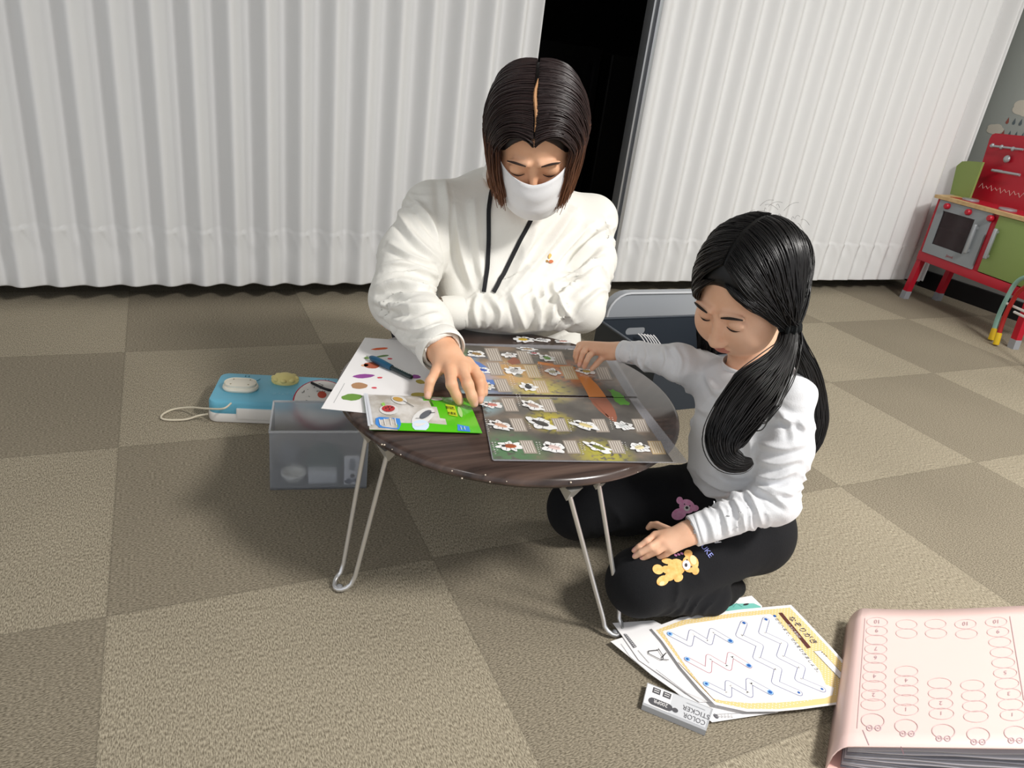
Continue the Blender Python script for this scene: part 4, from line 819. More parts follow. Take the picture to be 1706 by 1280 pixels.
# ================= implicit surfaces for the figures =================
class Vol:
    def __init__(s, lo, hi, h):
        s.lo = np.array(lo, float); s.h = h; s.n = np.ceil((np.array(hi)-s.lo)/h).astype(int)+1
        s.g = np.full(s.n, .05, np.float32)
        s.ax = [(s.lo[i]+h*np.arange(s.n[i])).astype(np.float32) for i in range(3)]
    def blk(s, lo, hi):
        a = np.clip(np.floor((np.array(lo)-s.lo)/s.h).astype(int), 0, s.n); b = np.clip(np.ceil((np.array(hi)-s.lo)/s.h).astype(int)+1, 0, s.n)
        if (b <= a).any(): return None
        sl = tuple(slice(a[i], b[i]) for i in range(3))
        return sl, s.ax[0][sl[0]][:, None, None], s.ax[1][sl[1]][None, :, None], s.ax[2][sl[2]][None, None, :]
    def put(s, f, lo, hi, k=.01, sub=False):
        q = s.blk(lo, hi)
        if q is None: return
        sl, X, Y, Z = q; d = f(X, Y, Z); a = s.g[sl]
        if sub: d = -d; t = np.clip(.5-.5*(a-d)/k, 0, 1); s.g[sl] = a*(1-t)+d*t+k*t*(1-t)
        else: t = np.clip(.5+.5*(a-d)/k, 0, 1); s.g[sl] = a*(1-t)+d*t-k*t*(1-t)
    def cone(s, a, b, ra, rb, k=.01, flat=None, fold=None, sub=False):
        a = np.array(a, float); b = np.array(b, float); ab = b-a; L = float(np.linalg.norm(ab)); u = ab/max(L, 1e-9)
        fn = None
        if flat is not None:
            fn = np.array(flat[0], float); fn = fn-u*(fn@u); fn /= np.linalg.norm(fn); fs = flat[1]
        R = max(ra, rb)*(1.15 if flat is None else max(1.15, 1.15*flat[1]))+k+.012
        e1_ = np.cross(u, [0.3, .2, 1.]); e1_ /= np.linalg.norm(e1_); e2_ = np.cross(u, e1_)
        def f(X, Y, Z):
            x, y, z = X-a[0], Y-a[1], Z-a[2]
            t = np.clip((x*u[0]+y*u[1]+z*u[2])/max(L, 1e-9), 0, 1)
            x = x-t*ab[0]; y = y-t*ab[1]; z = z-t*ab[2]
            if fn is not None:
                q = (x*fn[0]+y*fn[1]+z*fn[2])*(1/fs-1); x = x+q*fn[0]; y = y+q*fn[1]; z = z+q*fn[2]
            d = np.sqrt(x*x+y*y+z*z)-(ra+(rb-ra)*t)
            if fold is not None:
                an = np.arctan2(x*e1_[0]+y*e1_[1]+z*e1_[2], x*e2_[0]+y*e2_[1]+z*e2_[2]); d = d-fold(t, an)
            return d
        s.put(f, np.minimum(a, b)-R, np.maximum(a, b)+R, k, sub)
    def chain(s, pts, k=.012, **kw):
        for (a, ra), (b, rb) in zip(pts[:-1], pts[1:]): s.cone(a, b, ra, rb, k, **kw)
    def ell(s, c, r, M=None, k=.01, sub=False):
        c = np.array(c, float); r = np.array(r, float); R = max(r)+k+.012
        A = np.array(M) if M is not None else np.eye(3)   # columns = local axes in world
        def f(X, Y, Z):
            x, y, z = X-c[0], Y-c[1], Z-c[2]
            q = [(x*A[0, i]+y*A[1, i]+z*A[2, i]) for i in range(3)]
            k0 = np.sqrt(sum((q[i]/r[i])**2 for i in range(3))); k1 = np.sqrt(sum((q[i]/r[i]**2)**2 for i in range(3)))
            return k0*(k0-1)/np.maximum(k1, 1e-6)
        s.put(f, c-R, c+R, k, sub)
    def disp(s, f, lo, hi):
        q = s.blk(lo, hi)
        if q is None: return
        sl, X, Y, Z = q; s.g[sl] = s.g[sl]-f(X, Y, Z)
    def mesh(s, smooth=2):
        g = s.g; n = g.shape; ins = g < 0
        c = np.zeros(tuple(x-1 for x in n), np.int8)
        for i in (0, 1):
            for j in (0, 1):
                for k in (0, 1): c += ins[i:n[0]-1+i, j:n[1]-1+j, k:n[2]-1+k]
        act = np.argwhere((c > 0) & (c < 8)); idm = np.full(c.shape, -1, np.int32); idm[tuple(act.T)] = np.arange(len(act))
        P = np.zeros((len(act), 3)); W = np.zeros(len(act)); offs = [(i, j, k) for i in (0, 1) for j in (0, 1) for k in (0, 1)]
        for o in offs:
            for a in range(3):
                if o[a]: continue
                o2 = list(o); o2[a] = 1; v0 = g[act[:, 0]+o[0], act[:, 1]+o[1], act[:, 2]+o[2]]; v1 = g[act[:, 0]+o2[0], act[:, 1]+o2[1], act[:, 2]+o2[2]]
                m_ = (v0 < 0) != (v1 < 0); t = np.where(m_, v0/np.where(m_, v0-v1, 1), 0); p = np.array(o, float)[None, :].repeat(len(act), 0); p[:, a] += t
                P[m_] += p[m_]; W += m_
        V = s.lo+(act+P/W[:, None])*s.h; F = []
        for a in range(3):
            b_, c_ = (a+1) % 3, (a+2) % 3
            s0 = [slice(None)]*3; s1 = [slice(None)]*3; s0[a] = slice(0, n[a]-1); s1[a] = slice(1, n[a])
            x = ins[tuple(s0)]; y = ins[tuple(s1)]; cr_ = np.argwhere(x != y)
            ok = (cr_[:, b_] > 0) & (cr_[:, c_] > 0) & (cr_[:, b_] < n[b_]-1) & (cr_[:, c_] < n[c_]-1); cr_ = cr_[ok]
            def I(db, dc): q = cr_.copy(); q[:, b_] -= db; q[:, c_] -= dc; return idm[q[:, 0], q[:, 1], q[:, 2]]
            q = np.stack([I(1, 1), I(0, 1), I(0, 0), I(1, 0)], 1); fl = ~x[tuple(cr_.T)]; q[fl] = q[fl][:, ::-1]; F.append(q)
        F = np.concatenate(F)
        E_ = np.concatenate([F[:, [0, 1]], F[:, [1, 2]], F[:, [2, 3]], F[:, [3, 0]]])
        for it in range(smooth):
            A = np.zeros_like(V); cn = np.bincount(E_[:, 0], minlength=len(V))+np.bincount(E_[:, 1], minlength=len(V))
            for d in range(3): A[:, d] = np.bincount(E_[:, 0], V[E_[:, 1], d], len(V))+np.bincount(E_[:, 1], V[E_[:, 0], d], len(V))
            V = V*.45+.55*A/np.maximum(cn, 1)[:, None]
        return V, F
def np_mesh(name, V, F, mats, parent=None, idx=None):
    me = bpy.data.meshes.new(name); me.vertices.add(len(V)); me.vertices.foreach_set('co', np.asarray(V, np.float32).ravel())
    me.loops.add(F.size); me.loops.foreach_set('vertex_index', F.ravel().astype(np.int32)); me.polygons.add(len(F))
    me.polygons.foreach_set('loop_start', np.arange(0, F.size, F.shape[1], dtype=np.int32)); me.polygons.foreach_set('use_smooth', np.ones(len(F), bool))
    for m in mats: me.materials.append(m)
    if idx is not None: me.polygons.foreach_set('material_index', idx.astype(np.int32))
    me.update(calc_edges=True); me.validate(); o = bpy.data.objects.new(name, me); C.objects.link(o)
    if parent: o.parent = parent
    return o
def keep_faces(V, F, fn):
    c = V[F].mean(1); ok = fn(c); F = F[ok]; u, inv = np.unique(F.ravel(), return_inverse=True); return V[u], inv.reshape(F.shape)
def bvh_of(o):
    me = o.data; V = np.empty(len(me.vertices)*3, np.float32); me.vertices.foreach_get('co', V); V = V.reshape(-1, 3)
    return BVHTree.FromPolygons([Vector(v) for v in V.tolist()], [tuple(p.vertices) for p in me.polygons])
def ridged(x, p=.75): return 1-2*np.abs(np.sin(x))**p
def sleeve_fold(A, N, seed, sh=1.0, lo=0, hi=1.):
    r = np.random.default_rng(seed); ph = r.uniform(0, 6, 8)
    def f(t, an):
        x = t*N*math.pi+1.7*sh*np.sin(an+ph[0]+1.5*t)+1.0*np.sin(2*an+ph[1]-4*t)+.55*np.sin(3*an+ph[2]+7*t)
        w_ = np.clip(.55+.6*np.sin(an+ph[3]+4*t)+.3*np.sin(3*an+ph[4]-6*t), .05, 1.25)
        env = np.clip((t-lo)/.15, 0, 1)*np.clip((hi-t)/.12, 0, 1)
        return .85*A*ridged(x, .62)*w_*env+.35*A*ridged(x*1.9+2*np.sin(2*an+ph[5]), .8)*np.clip(w_-.4, 0, 1)*env
    return f
def vnormals(V, F):
    n = np.cross(V[F[:, 2]]-V[F[:, 0]], V[F[:, 3]]-V[F[:, 1]]); N = np.zeros_like(V)
    for k in range(4):
        for d in range(3): N[:, d] += np.bincount(F[:, k], n[:, d], len(V))
    return N/np.maximum(np.linalg.norm(N, axis=1, keepdims=True), 1e-12)
def creases(V, F, lines, fmap):
    """drawn folds: each line (points, height, width) is laid on the cloth and raised as a ridge with a hollow at its side"""
    bv = BVHTree.FromPolygons([Vector(v) for v in V.tolist()], [tuple(f) for f in F.tolist()]); N = vnormals(V, F); D_ = np.zeros(len(V))
    for pts, A, wd in lines:
        P = []
        pp = smoothpath([Vector((*fmap(p), 0)) for p in pts], 5)
        for q in pp:
            h_ = bv.ray_cast(CAM, ray(q.x, q.y).normalized())
            if h_[0] is not None: P.append(v3(h_[0]))
        if len(P) < 3: continue
        P = np.array(P); seg = [(P[i], P[i+1]) for i in range(len(P)-1) if np.linalg.norm(P[i+1]-P[i]) < .05]
        lo, hi = P.min(0)-wd*5, P.max(0)+wd*5; sel = np.where(((V > lo) & (V < hi)).all(1))[0]
        if not len(sel) or not seg: continue
        Q = V[sel]; best = np.full(len(sel), 9.); bt = np.zeros(len(sel)); sd = np.zeros(len(sel)); n_ = len(seg)
        for i, (a, b) in enumerate(seg):
            ab = b-a; t = np.clip(((Q-a)@ab)/max(ab@ab, 1e-12), 0, 1); r_ = Q-a-t[:, None]*ab; d = np.linalg.norm(r_, axis=1); m_ = d < best
            best[m_] = d[m_]; bt[m_] = ((i+t)/n_)[m_]; c_ = np.cross(np.broadcast_to(ab, Q.shape), N[sel]); sd[m_] = (np.sign((r_*c_).sum(1)))[m_]
        A = A*1.45; tp = np.sqrt(np.clip(np.sin(np.pi*np.clip(bt, .02, .98)), 0, 1))
        D_[sel] += A*tp*(np.exp(-(best/wd)**1.4)-.75*np.exp(-((best-1.9*wd)/(1.1*wd))**2)*(sd > 0)-.25*np.exp(-((best-1.9*wd)/(1.1*wd))**2)*(sd < 0))
    return V+N*D_[:, None]
def v3(v): return np.array([v[0], v[1], v[2]], float)

# ---- skin, cloth, hair materials ----
def skin(name, c, c2):
    m = mat(name, c, .5, bump=.10, bscale=900, sss=.12, col2=c2, vscale=26, spec=.4); return m
skA = skin('skin_adult', (224, 170, 134), (232, 182, 148)); skC = skin('skin_child', (232, 182, 150), (240, 194, 164))
nailm = mat('nail', (232, 182, 160), .3); lipm = mat('lip', (206, 134, 118), .45); nailC = mat('nail_child', (238, 182, 168), .3)
shirtA = mat('shirt_cream', (235, 233, 226), .9, bump=.25, bscale=500, sheen=.2); shirtC = mat('shirt_child', (224, 225, 228), .9, bump=.22, bscale=500, sheen=.2)
pantA = mat('trouser_navy', (20, 23, 32), .95); pantC = mat('pants_black', (13, 14, 18), .95, bump=.25, bscale=420)
def hairmat(name, c, c2, tip=None, rough=.42):
    m = mat(name, c, rough, spec=.55); nt = m.node_tree; N = nt.nodes; b = N['Principled BSDF']; b.inputs['Anisotropic'].default_value = .5
    ca = N.new('ShaderNodeAttribute'); ca.attribute_name = 'hairvar'; ca.attribute_type = 'GEOMETRY'
    r = N.new('ShaderNodeValToRGB'); e = r.color_ramp.elements; e[0].color = lin(c); e[1].color = lin(tip or c2); k = e.new(.5); k.color = lin(c2); nt.links.new(ca.outputs['Fac'], r.inputs[0]); nt.links.new(r.outputs[0], b.inputs['Base Color']); return m
hA = hairmat('hair_brown', (24, 15, 17), (46, 29, 28), (120, 76, 50)); hC_ = hairmat('hair_black', (10, 9, 10), (22, 18, 18), (34, 25, 22), .38)
capA = mat('hair_cap_brown', (22, 14, 16), .5); capC = mat('hair_cap_black', (9, 8, 9), .45)

def head(vol, c, A, s=1.0, child=False, neck=None, k=.008, scale=None):
    """c: centre between the ears, A: columns = her left / back / crown"""
    A = np.array(A); W_ = lambda p: v3(c)+A @ (np.array(p)*s)
    E = lambda p, r, kk=k, sub=False: vol.ell(W_(p), np.array(r)*s, A, kk, sub)
    E((0, .014, .035), (.074, .092, .084), .02)
    E((0, -.028, -.022), (.060 if not child else .066, .060, .078 if not child else .068), .03)
    E((0, -.052, -.088 if not child else -.070), (.028, .026, .020), .03)
    for q in (-1, 1):
        E((q*.036, -.056, -.036), (.026, .026, .028) if not child else (.030, .030, .030), .03)
        E((q*.074, .006, -.012), (.009, .018, .030), .006); E((q*.080, .001, -.010), (.006, .010, .016), .004, True)
        E((q*.031, -.094, .006), (.019, .012, .010), .012, True)
        vol.cone(W_((q*.012, -.089, .026)), W_((q*.046, -.080, .024)), .006*s, .004*s, .010)
        E((q*.031, -.0785, .006), (.0155, .0115, .0125), .004)      # closed down lids
    nl = 1. if not child else .8
    vol.cone(W_((0, -.086, .010)), W_((0, -.086-.022*nl, -.030)), .006*s, .0085*s, .010)
    E((0, -.086-.020*nl, -.034), (.0095, .009, .008), .006)
    for q in (-1, 1): E((q*.011, -.094-.004*nl, -.036), (.0065, .008, .006), .005)
    zl = -.058 if not child else -.052
    E((0, -.087, zl), (.022, .010, .0052), .005); E((0, -.086, zl-.0085), (.018, .010, .0060), .005)
    E((0, -.098, zl-.004), (.020, .004, .0010), .002, True)
    if neck is not None: vol.cone(W_((0, .028, -.055)), neck[0], .050*s*(1 if not child else .82), neck[1], .02)
    return W_
def hand(vol, wrist, wr, palm, digits, k=.004):
    """palm: list of (a, b, ra, rb, flat) cones; digits: chains of (point, radius)"""
    for (a, b, ra, rb, fl) in palm: vol.cone(a, b, ra, rb, .010, flat=fl)
    for ch in digits: vol.chain([(v3(p), r) for p, r in ch], k)

def strands(paths, radii, hv, mt, name, parent, sides=3):
    """paths: (n, m, 3) array of centre lines"""
    P = np.asarray(paths); n, m_, _ = P.shape; T_ = np.gradient(P, axis=1); T_ /= np.maximum(np.linalg.norm(T_, axis=2, keepdims=True), 1e-9)
    up = np.tile(np.array([.3, .5, .81]), (n, m_, 1)); s1 = np.cross(T_, up); s1 /= np.maximum(np.linalg.norm(s1, axis=2, keepdims=True), 1e-9); s2 = np.cross(T_, s1)
    R = np.asarray(radii); V = np.zeros((n, m_, sides, 3))
    for k in range(sides):
        q = 2*math.pi*k/sides; V[:, :, k] = P+(s1*math.cos(q)+s2*math.sin(q))*R[:, :, None]
    I = np.arange(n*m_*sides).reshape(n, m_, sides); a = I[:, :-1]; b = I[:, 1:]
    F = np.stack([a, np.roll(a, -1, 2), np.roll(b, -1, 2), b], -1).reshape(-1, 4)
    o = np_mesh(name, V.reshape(-1, 3), F, [mt], parent)
    at_ = o.data.attributes.new('hairvar', 'FLOAT', 'POINT'); at_.data.foreach_set('value', np.repeat(np.asarray(hv).reshape(-1), sides).astype(np.float32)); return o
def basis(fwd, roll=0):
    f = Vector(fwd).normalized(); back = -f; left = Vector((0, 0, 1)).cross(back); left = -left.normalized()   # facing -y: left is +x
    left = back.cross(Vector((0, 0, 1))).normalized(); up = left.cross(back).normalized()
    q = Matrix.Rotation(roll, 3, back); left = q @ left; up = q @ up
    return np.array([[left.x, back.x, up.x], [left.y, back.y, up.y], [left.z, back.z, up.z]])

# ---------------- adult ----------------
adult = None
hcA = v3(at(893, 232, y=1.25)); BA = basis((-.30, -.70, -.62), -.13); sA = .98
NB = np.array([.668, 1.405, .575])
SR = v3(at(722, 352, y=1.42)); SLh = v3(at(985, 368, y=1.40)); ER = v3(at(672, 500, z=.368)); WR = v3(at(744, 594, z=.346))
EL = v3(at(962, 516, z=.352)); WL = v3(at(742, 522, z=.338))
H0 = np.array([.665, 1.66, .20])
body = Vol((.22, .90, .0), (1.02, 1.95, .84), .0029)
WA = head(body, hcA, BA, sA, neck=(NB+np.array([0, .02, -.03]), .052))
body.chain([(H0, .12), (np.array([.665, 1.58, .34]), .10), (np.array([.668, 1.49, .46]), .085), (NB+np.array([0, .04, -.09]), .066)], .03)
body.chain([(SR+[.012, .012, -.012], .033), (NB+np.array([0, .03, -.055]), .042), (SLh+[-.012, .012, -.012], .033)], .02)
body.chain([(SR+[.012, .02, -.01], .038), (ER, .033), (WR+(ER-WR)*.1, .0235), (WR, .0225)], .012)
body.chain([(SLh+[-.012, .02, -.01], .038), (EL, .031), (WL+(EL-WL)*.1, .022), (WL, .022)], .012)
for q in (-1, 1):
    hp = H0+[q*.07, 0, -.05]; kn = np.array([.665+q*.085-.02, 1.245, .058]); an = np.array([.665+q*.07, 1.62, .045])
    body.chain([(hp, .075), (kn, .048)], .02); body.chain([(kn, .044), (an, .03)], .01); body.chain([(an, .03), (an+[0, .16, -.015], .022)], .01)
# right hand, palm down, fingers towards the camera
A4 = lambda x, y, z: v3(at(*crop(.2696, 600, 400)((x, y)), z=z))
kn_i, kn_m, kn_r, kn_p = A4(700, 800, .342), A4(628, 795, .346), A4(555, 800, .344), A4(472, 812, .336)
dn_ = np.array([0, 0, 1.])
palmR = [(WR, kn_i, .021, .0105, (dn_, .85)), (WR, kn_m, .022, .0112, (dn_, .85)), (WR, kn_r, .022, .0108, (dn_, .85)), (WR+[-.004, -.004, -.002], kn_p, .019, .0098, (dn_, .85)), (WR+(ER-WR)*.12, WR, .0235, .022, None)]
dig = [[(kn_i, .0098), (A4(738, 880, .334), .0088), (A4(742, 950, .318), .0078), (A4(738, 992, .3085), .0070)],
       [(kn_m, .0104), (A4(665, 893, .339), .0093), (A4(692, 968, .322), .0083), (A4(705, 1012, .3095), .0073)],
       [(kn_r, .0102), (A4(565, 893, .336), .0091), (A4(596, 960, .320), .0082), (A4(614, 998, .3095), .0072)],
       [(kn_p, .0092), (A4(432, 876, .328), .0079), (A4(424, 928, .316), .0072), (A4(418, 968, .308), .0064)],
       [(A4(660, 760, .330), .012), (A4(735, 850, .316), .0098), (A4(760, 905, .309), .0085), (A4(764, 945, .3065), .0075)]]
hand(body, WR, 0, palmR, dig)
# left hand, under the right forearm, holding the elbow from below
WLd = np.array([-1, .05, -.1]); b0 = WL+[-.062, .012, -.012]
body.cone(WL, b0, .021, .019, .01, flat=(dn_, .55)); body.cone(WL+[0, .02, 0], b0+[0, .024, 0], .018, .014, .01, flat=(dn_, .6)); body.cone(WL, b0+[0, -.020, 0], .018, .014, .01, flat=(dn_, .6))
for j, (dy, L1) in enumerate(((-.024, .022), (-.008, .026), (.008, .026), (.023, .020))):
    q = b0+[0, dy, 0]; body.chain([(q, .0092), (q+[-L1, .002, .001], .0085), (q+[-L1-.020, .002, -.004], .0075), (q+[-L1-.034, .0, -.008], .0068)], .003)
body.chain([(WL+[-.02, -.018, 0], .012), (WL+[-.045, -.038, .006], .0098), (WL+[-.066, -.046, .012], .008)], .006)
V, F = body.mesh(2); cF = V[F].mean(1)
idx = np.zeros(len(F), int)
def mark(p, r, k_): global idx; idx[np.linalg.norm(cF-p, axis=1) < r] = k_
for ch in dig[:4]: p = np.array(ch[-1][0])+[0, -.002, .0052]+(np.array(ch[-1][0])-np.array(ch[-2][0]))*.15; mark(p, .0056, 1)
Lc = (np.linalg.inv(BA) @ ((cF-hcA)/sA).T).T
idx[(np.abs(Lc[:, 0]) < .021) & (Lc[:, 1] < -.084) & (Lc[:, 2] > -.071) & (Lc[:, 2] < -.053) & (np.abs(Lc[:, 0])/.021+np.abs(Lc[:, 2]+.062)/.010 < 1.25)] = 2
adult = np_mesh('person', V, F, [skA, nailm, lipm], None, idx)
tag(adult, 'adult in cream top and white face mask leaning over the far side of the table', 'person')
del body

# shirt
sh = Vol((.24, .93, .08), (1.06, 1.98, .72), .0030)
def tf(t, an): return .004*np.sin(an*5+t*7)+.005*ridged(an*2.5+t*5+1)
sh.chain([(H0+[0, 0, .0], .150), (np.array([.665, 1.59, .34]), .142), (np.array([.668, 1.50, .45]), .152), (NB+np.array([0, .065, -.105]), .120)], .04, flat=((0, 1, .3), .72), fold=None)
sh.cone(np.array([.662, 1.46, .42]), NB+np.array([-.005, .02, -.085]), .105, .085, .05, fold=tf)
sh.ell(v3(at(855, 430, d=1.545)), (.185, .085, .15), None, .04); sh.ell(v3(at(860, 500, d=1.53)), (.165, .085, .09), None, .04)
sh.chain([(np.array([.80, 1.43, .44]), .085), (np.array([.76, 1.47, .32]), .09)], .04)
sh.chain([(SR, .058), (NB+np.array([-.03, .04, -.055]), .060), (NB+np.array([.03, .04, -.055]), .060), (SLh, .056)], .035)
mR = SR*.45+ER*.55+[-.012, 0, 0]
sh.cone(SR, mR, .060, .063, .02, fold=sleeve_fold(.006, 3, 1)); sh.cone(mR, ER+[-.004, 0, .002], .063, .058, .02, fold=sleeve_fold(.0065, 3.4, 2, 1.2))
m2 = ER*.5+WR*.5+[0, 0, .003]; cuR = WR+(ER-WR)*.17
sh.cone(ER+[-.004, 0, .002], m2, .057, .050, .02, fold=sleeve_fold(.0058, 4, 3, 1.3)); sh.cone(m2, cuR, .050, .0385, .012, fold=sleeve_fold(.0036, 3.2, 4, .8, 0, .7))
mL = SLh*.5+EL*.5+[.012, 0, 0]; cuL = WL+(EL-WL)*.02
sh.cone(SLh, mL, .056, .054, .02, fold=sleeve_fold(.005, 2.6, 5, .9)); sh.cone(mL, EL+[.008, 0, .002], .054, .050, .02, fold=sleeve_fold(.006, 3, 6, 1.2))
m3 = EL*.5+WL*.5+[0, 0, .002]; c3_ = WL*.80+EL*.20
sh.cone(EL+[.008, 0, .002], m3, .047, .042, .015, fold=sleeve_fold(.006, 4.4, 7, .9)); sh.cone(m3, c3_, .042, .034, .012, fold=sleeve_fold(.0045, 3.4, 8, .7))
sh.cone(c3_, cuL, .0315, .0305, .003, fold=lambda t, an: .0008*np.sin(an*9)); 
# hem falling to the floor behind the table, right side
sh.chain([(np.array([.78, 1.50, .36]), .08), (np.array([.83, 1.46, .27]), .065), (np.array([.85, 1.45, .20]), .055)], .05, fold=sleeve_fold(.006, 3, 9)); sh.cone(np.array([.85, 1.45, .17]), np.array([.80, 1.60, .17]), .06, .06, .05)
# folds radiating over chest and shoulder
def drape(X, Y, Z):
    d1 = (X-SR[0])*1.0+(Z-SR[2])*.55; d2 = (X-SLh[0])*1.0-(Z-SLh[2])*.75
    a_ = .004*ridged(30*((X-.66)*1.0+.42*(Z-.5)+.03*np.sin(14*Z+3*X)), .8)*np.exp(-((X-.60)/.10)**2)
    b_ = .004*ridged(26*((X-.70)*.75+.70*(Z-.44)+.02*np.sin(20*X)), .8)*np.exp(-((X-.78)/.10)**2)
    return (a_+b_)*np.clip((1.50-Y)/.05, 0, 1)*np.clip((Z-.30)/.06, 0, 1)*np.clip((.60-Z)/.05, 0, 1)*((Y > 1.26))
sh.disp(drape, (.42, 1.2, .28), (.96, 1.52, .62))
# cuffs open at the wrists, collar open at the neck
sh.cone(WR+(WR-ER)*.02, WR+(WR-ER)*.6, .026, .05, .003, sub=True); sh.cone(WR+(ER-WR)*.30, WR+(WR-ER)*.10, .022, .034, .004, sub=True)
sh.cone(WL+(EL-WL)*.12, WL+(WL-EL)*.3, .024, .026, .003, sub=True)
dnk = (hcA-NB); dnk /= np.linalg.norm(dnk)
sh.cone(NB-dnk*.02, NB+dnk*.12, .057, .075, .008, sub=True)
V, F = sh.mesh(2)
FA = [([(190, 600), (240, 680), (330, 760)], .006, .007), ([(225, 540), (290, 620), (325, 700)], .006, .007), ([(130, 780), (220, 765), (315, 805)], .006, .007), ([(112, 848), (200, 828), (330, 852)], .007, .007), ([(105, 885), (180, 910), (300, 900)], .006, .007),
 ([(122, 930), (220, 962), (318, 930)], .006, .007), ([(135, 1010), (250, 1030), (350, 995)], .005, .007), ([(190, 1075), (290, 1060), (375, 1035)], .004, .006), ([(160, 700), (230, 740), (300, 760)], .005, .006), ([(150, 960), (240, 985), (330, 965)], .004, .005),
 ([(340, 480), (352, 600), (345, 790)], .007, .009), ([(375, 560), (400, 730), (440, 860)], .007, .009), ([(440, 560), (450, 700), (470, 850)], .004, .008), ([(650, 640), (600, 760), (535, 860)], .006, .009), ([(770, 590), (690, 700), (610, 800), (560, 865)], .008, .009), ([(820, 640), (750, 710), (680, 800)], .007, .008),
 ([(905, 640), (830, 690), (730, 790)], .008, .008), ([(870, 720), (790, 790), (700, 835)], .007, .007), ([(840, 790), (760, 840), (705, 900), (690, 965)], .007, .007), ([(695, 830), (725, 900), (765, 955)], .006, .006), ([(860, 850), (800, 900), (760, 950)], .005, .006),
 ([(450, 868), (438, 920), (452, 978)], .005, .006), ([(490, 875), (525, 925), (512, 980)], .005, .006), ([(560, 868), (585, 930), (605, 982)], .006, .006), ([(635, 868), (655, 930), (645, 985)], .006, .006), ([(420, 880), (410, 930), (415, 975)], .003, .004)]
V = creases(V, F, FA, lambda p: (567+p[0]*.5076, 50+p[1]*.5076))
shirt = np_mesh('shirt', V, F, [shirtA], adult)
# collar band and cuff bands
def bandring(name, c, ax, r, w_, th_, mt, par, ex=(1, 1), fl=None):
    m = MB(); a_ = Vector(ax).normalized(); e = a_.orthogonal().normalized() if fl is None else (Vector(fl)-a_*Vector(fl).dot(a_)).normalized(); g_ = a_.cross(e); n = 64; vs = []
    pr_ = [(0, 0), (th_, .15), (th_*1.1, .5), (th_, .85), (0, 1), (-th_*.4, .5)]
    for k in range(n):
        q = 2*math.pi*k/n
        for (dr, t) in pr_: vs.append(Vector(c)+a_*(t-.5)*w_+(e*math.cos(q)*(r*ex[0]+dr)+g_*math.sin(q)*(r*ex[1]+dr)))
    p_ = len(pr_); m.add(vs, [(k*p_+i, k*p_+(i+1) % p_, ((k+1) % n)*p_+(i+1) % p_, ((k+1) % n)*p_+i) for k in range(n) for i in range(p_)], mt, True); return m.build(name, par)
bandring('collar', NB+dnk*.010+[0, .002, 0], dnk, .0605, .024, .005, shirtA, adult, (1.03, 1.0))
bandring('cuff', WR+(ER-WR)*.13, WR-ER, .0385, .032, .0028, shirtA, adult, (1.0, .95))

bandring('cuff', WL+(EL-WL)*.05, WL-EL, .0318, .045, .0022, shirtA, adult)
# lanyard: flat ribbon laid on the shirt front by casting onto it
bvS = bvh_of(shirt)
def on_mesh(bv, px, py, off=.002, default=None):
    h_ = bv.ray_cast(CAM, ray(px, py).normalized())
    if h_[0] is None: return default, None
    return h_[0]+h_[1]*off*(1 if h_[1].dot(CAM-h_[0]) > 0 else -1), h_[1]
def strap(pxs, wd, mt, name, par):
    m = MB(); P = []
    for (x, y) in pxs:
        p, n_ = on_mesh(bvS, x, y, .0025)
        if p is not None and p.y > 1.1: P.append(p)
    P = [P[0]]+[(P[i-1]+P[i]*2+P[i+1])/4+(CAM-P[i]).normalized()*.001 for i in range(1, len(P)-1)]+[P[-1]]; side = []
    V = []
    for i, p in enumerate(P):
        t = (P[min(i+1, len(P)-1)]-P[max(i-1, 0)]).normalized(); s_ = t.cross((CAM-p).normalized()).normalized()*wd/2; n_ = (CAM-p).normalized()*.0012; V += [p-s_, p+s_, p+s_+n_, p-s_+n_]
    fs = []
    for i in range(len(P)-1):
        a_ = i*4; b_ = a_+4
        for k in range(4): fs.append((a_+k, a_+(k+1) % 4, b_+(k+1) % 4, b_+k))
    m.add(V, fs, mt); return m.build(name, par)
lan = mat('lanyard_black', (16, 17, 22), .7)
lerp2 = lambda pts, n: [(pts[i][0]+(pts[i+1][0]-pts[i][0])*k/n, pts[i][1]+(pts[i+1][1]-pts[i][1])*k/n) for i in range(len(pts)-1) for k in range(n)]+[pts[-1]]
strap(lerp2([(819, 318), (814, 350), (814, 400), (812, 440), (806, 487)], 6), .0085, lan, 'lanyard', adult)
strap(lerp2([(884, 366), (868, 395), (850, 432), (836, 462), (822, 488)], 6), .0085, lan, 'lanyard', adult)
# small printed motif on the chest
m = MB()
for (x, y), rr, cc in (((915, 427), .006, (226, 186, 110)), ((918, 437), .005, (206, 120, 80)), ((911, 436), .003, (160, 120, 60))):
    p, n_ = on_mesh(bvS, x, y, .0022)
    if p is not None: disc(m, p, rr, mat('motif_%d' % cc[0], cc, .8), 10, n_ if n_.dot(CAM-p) > 0 else -n_)
m.build('chest_print', adult)

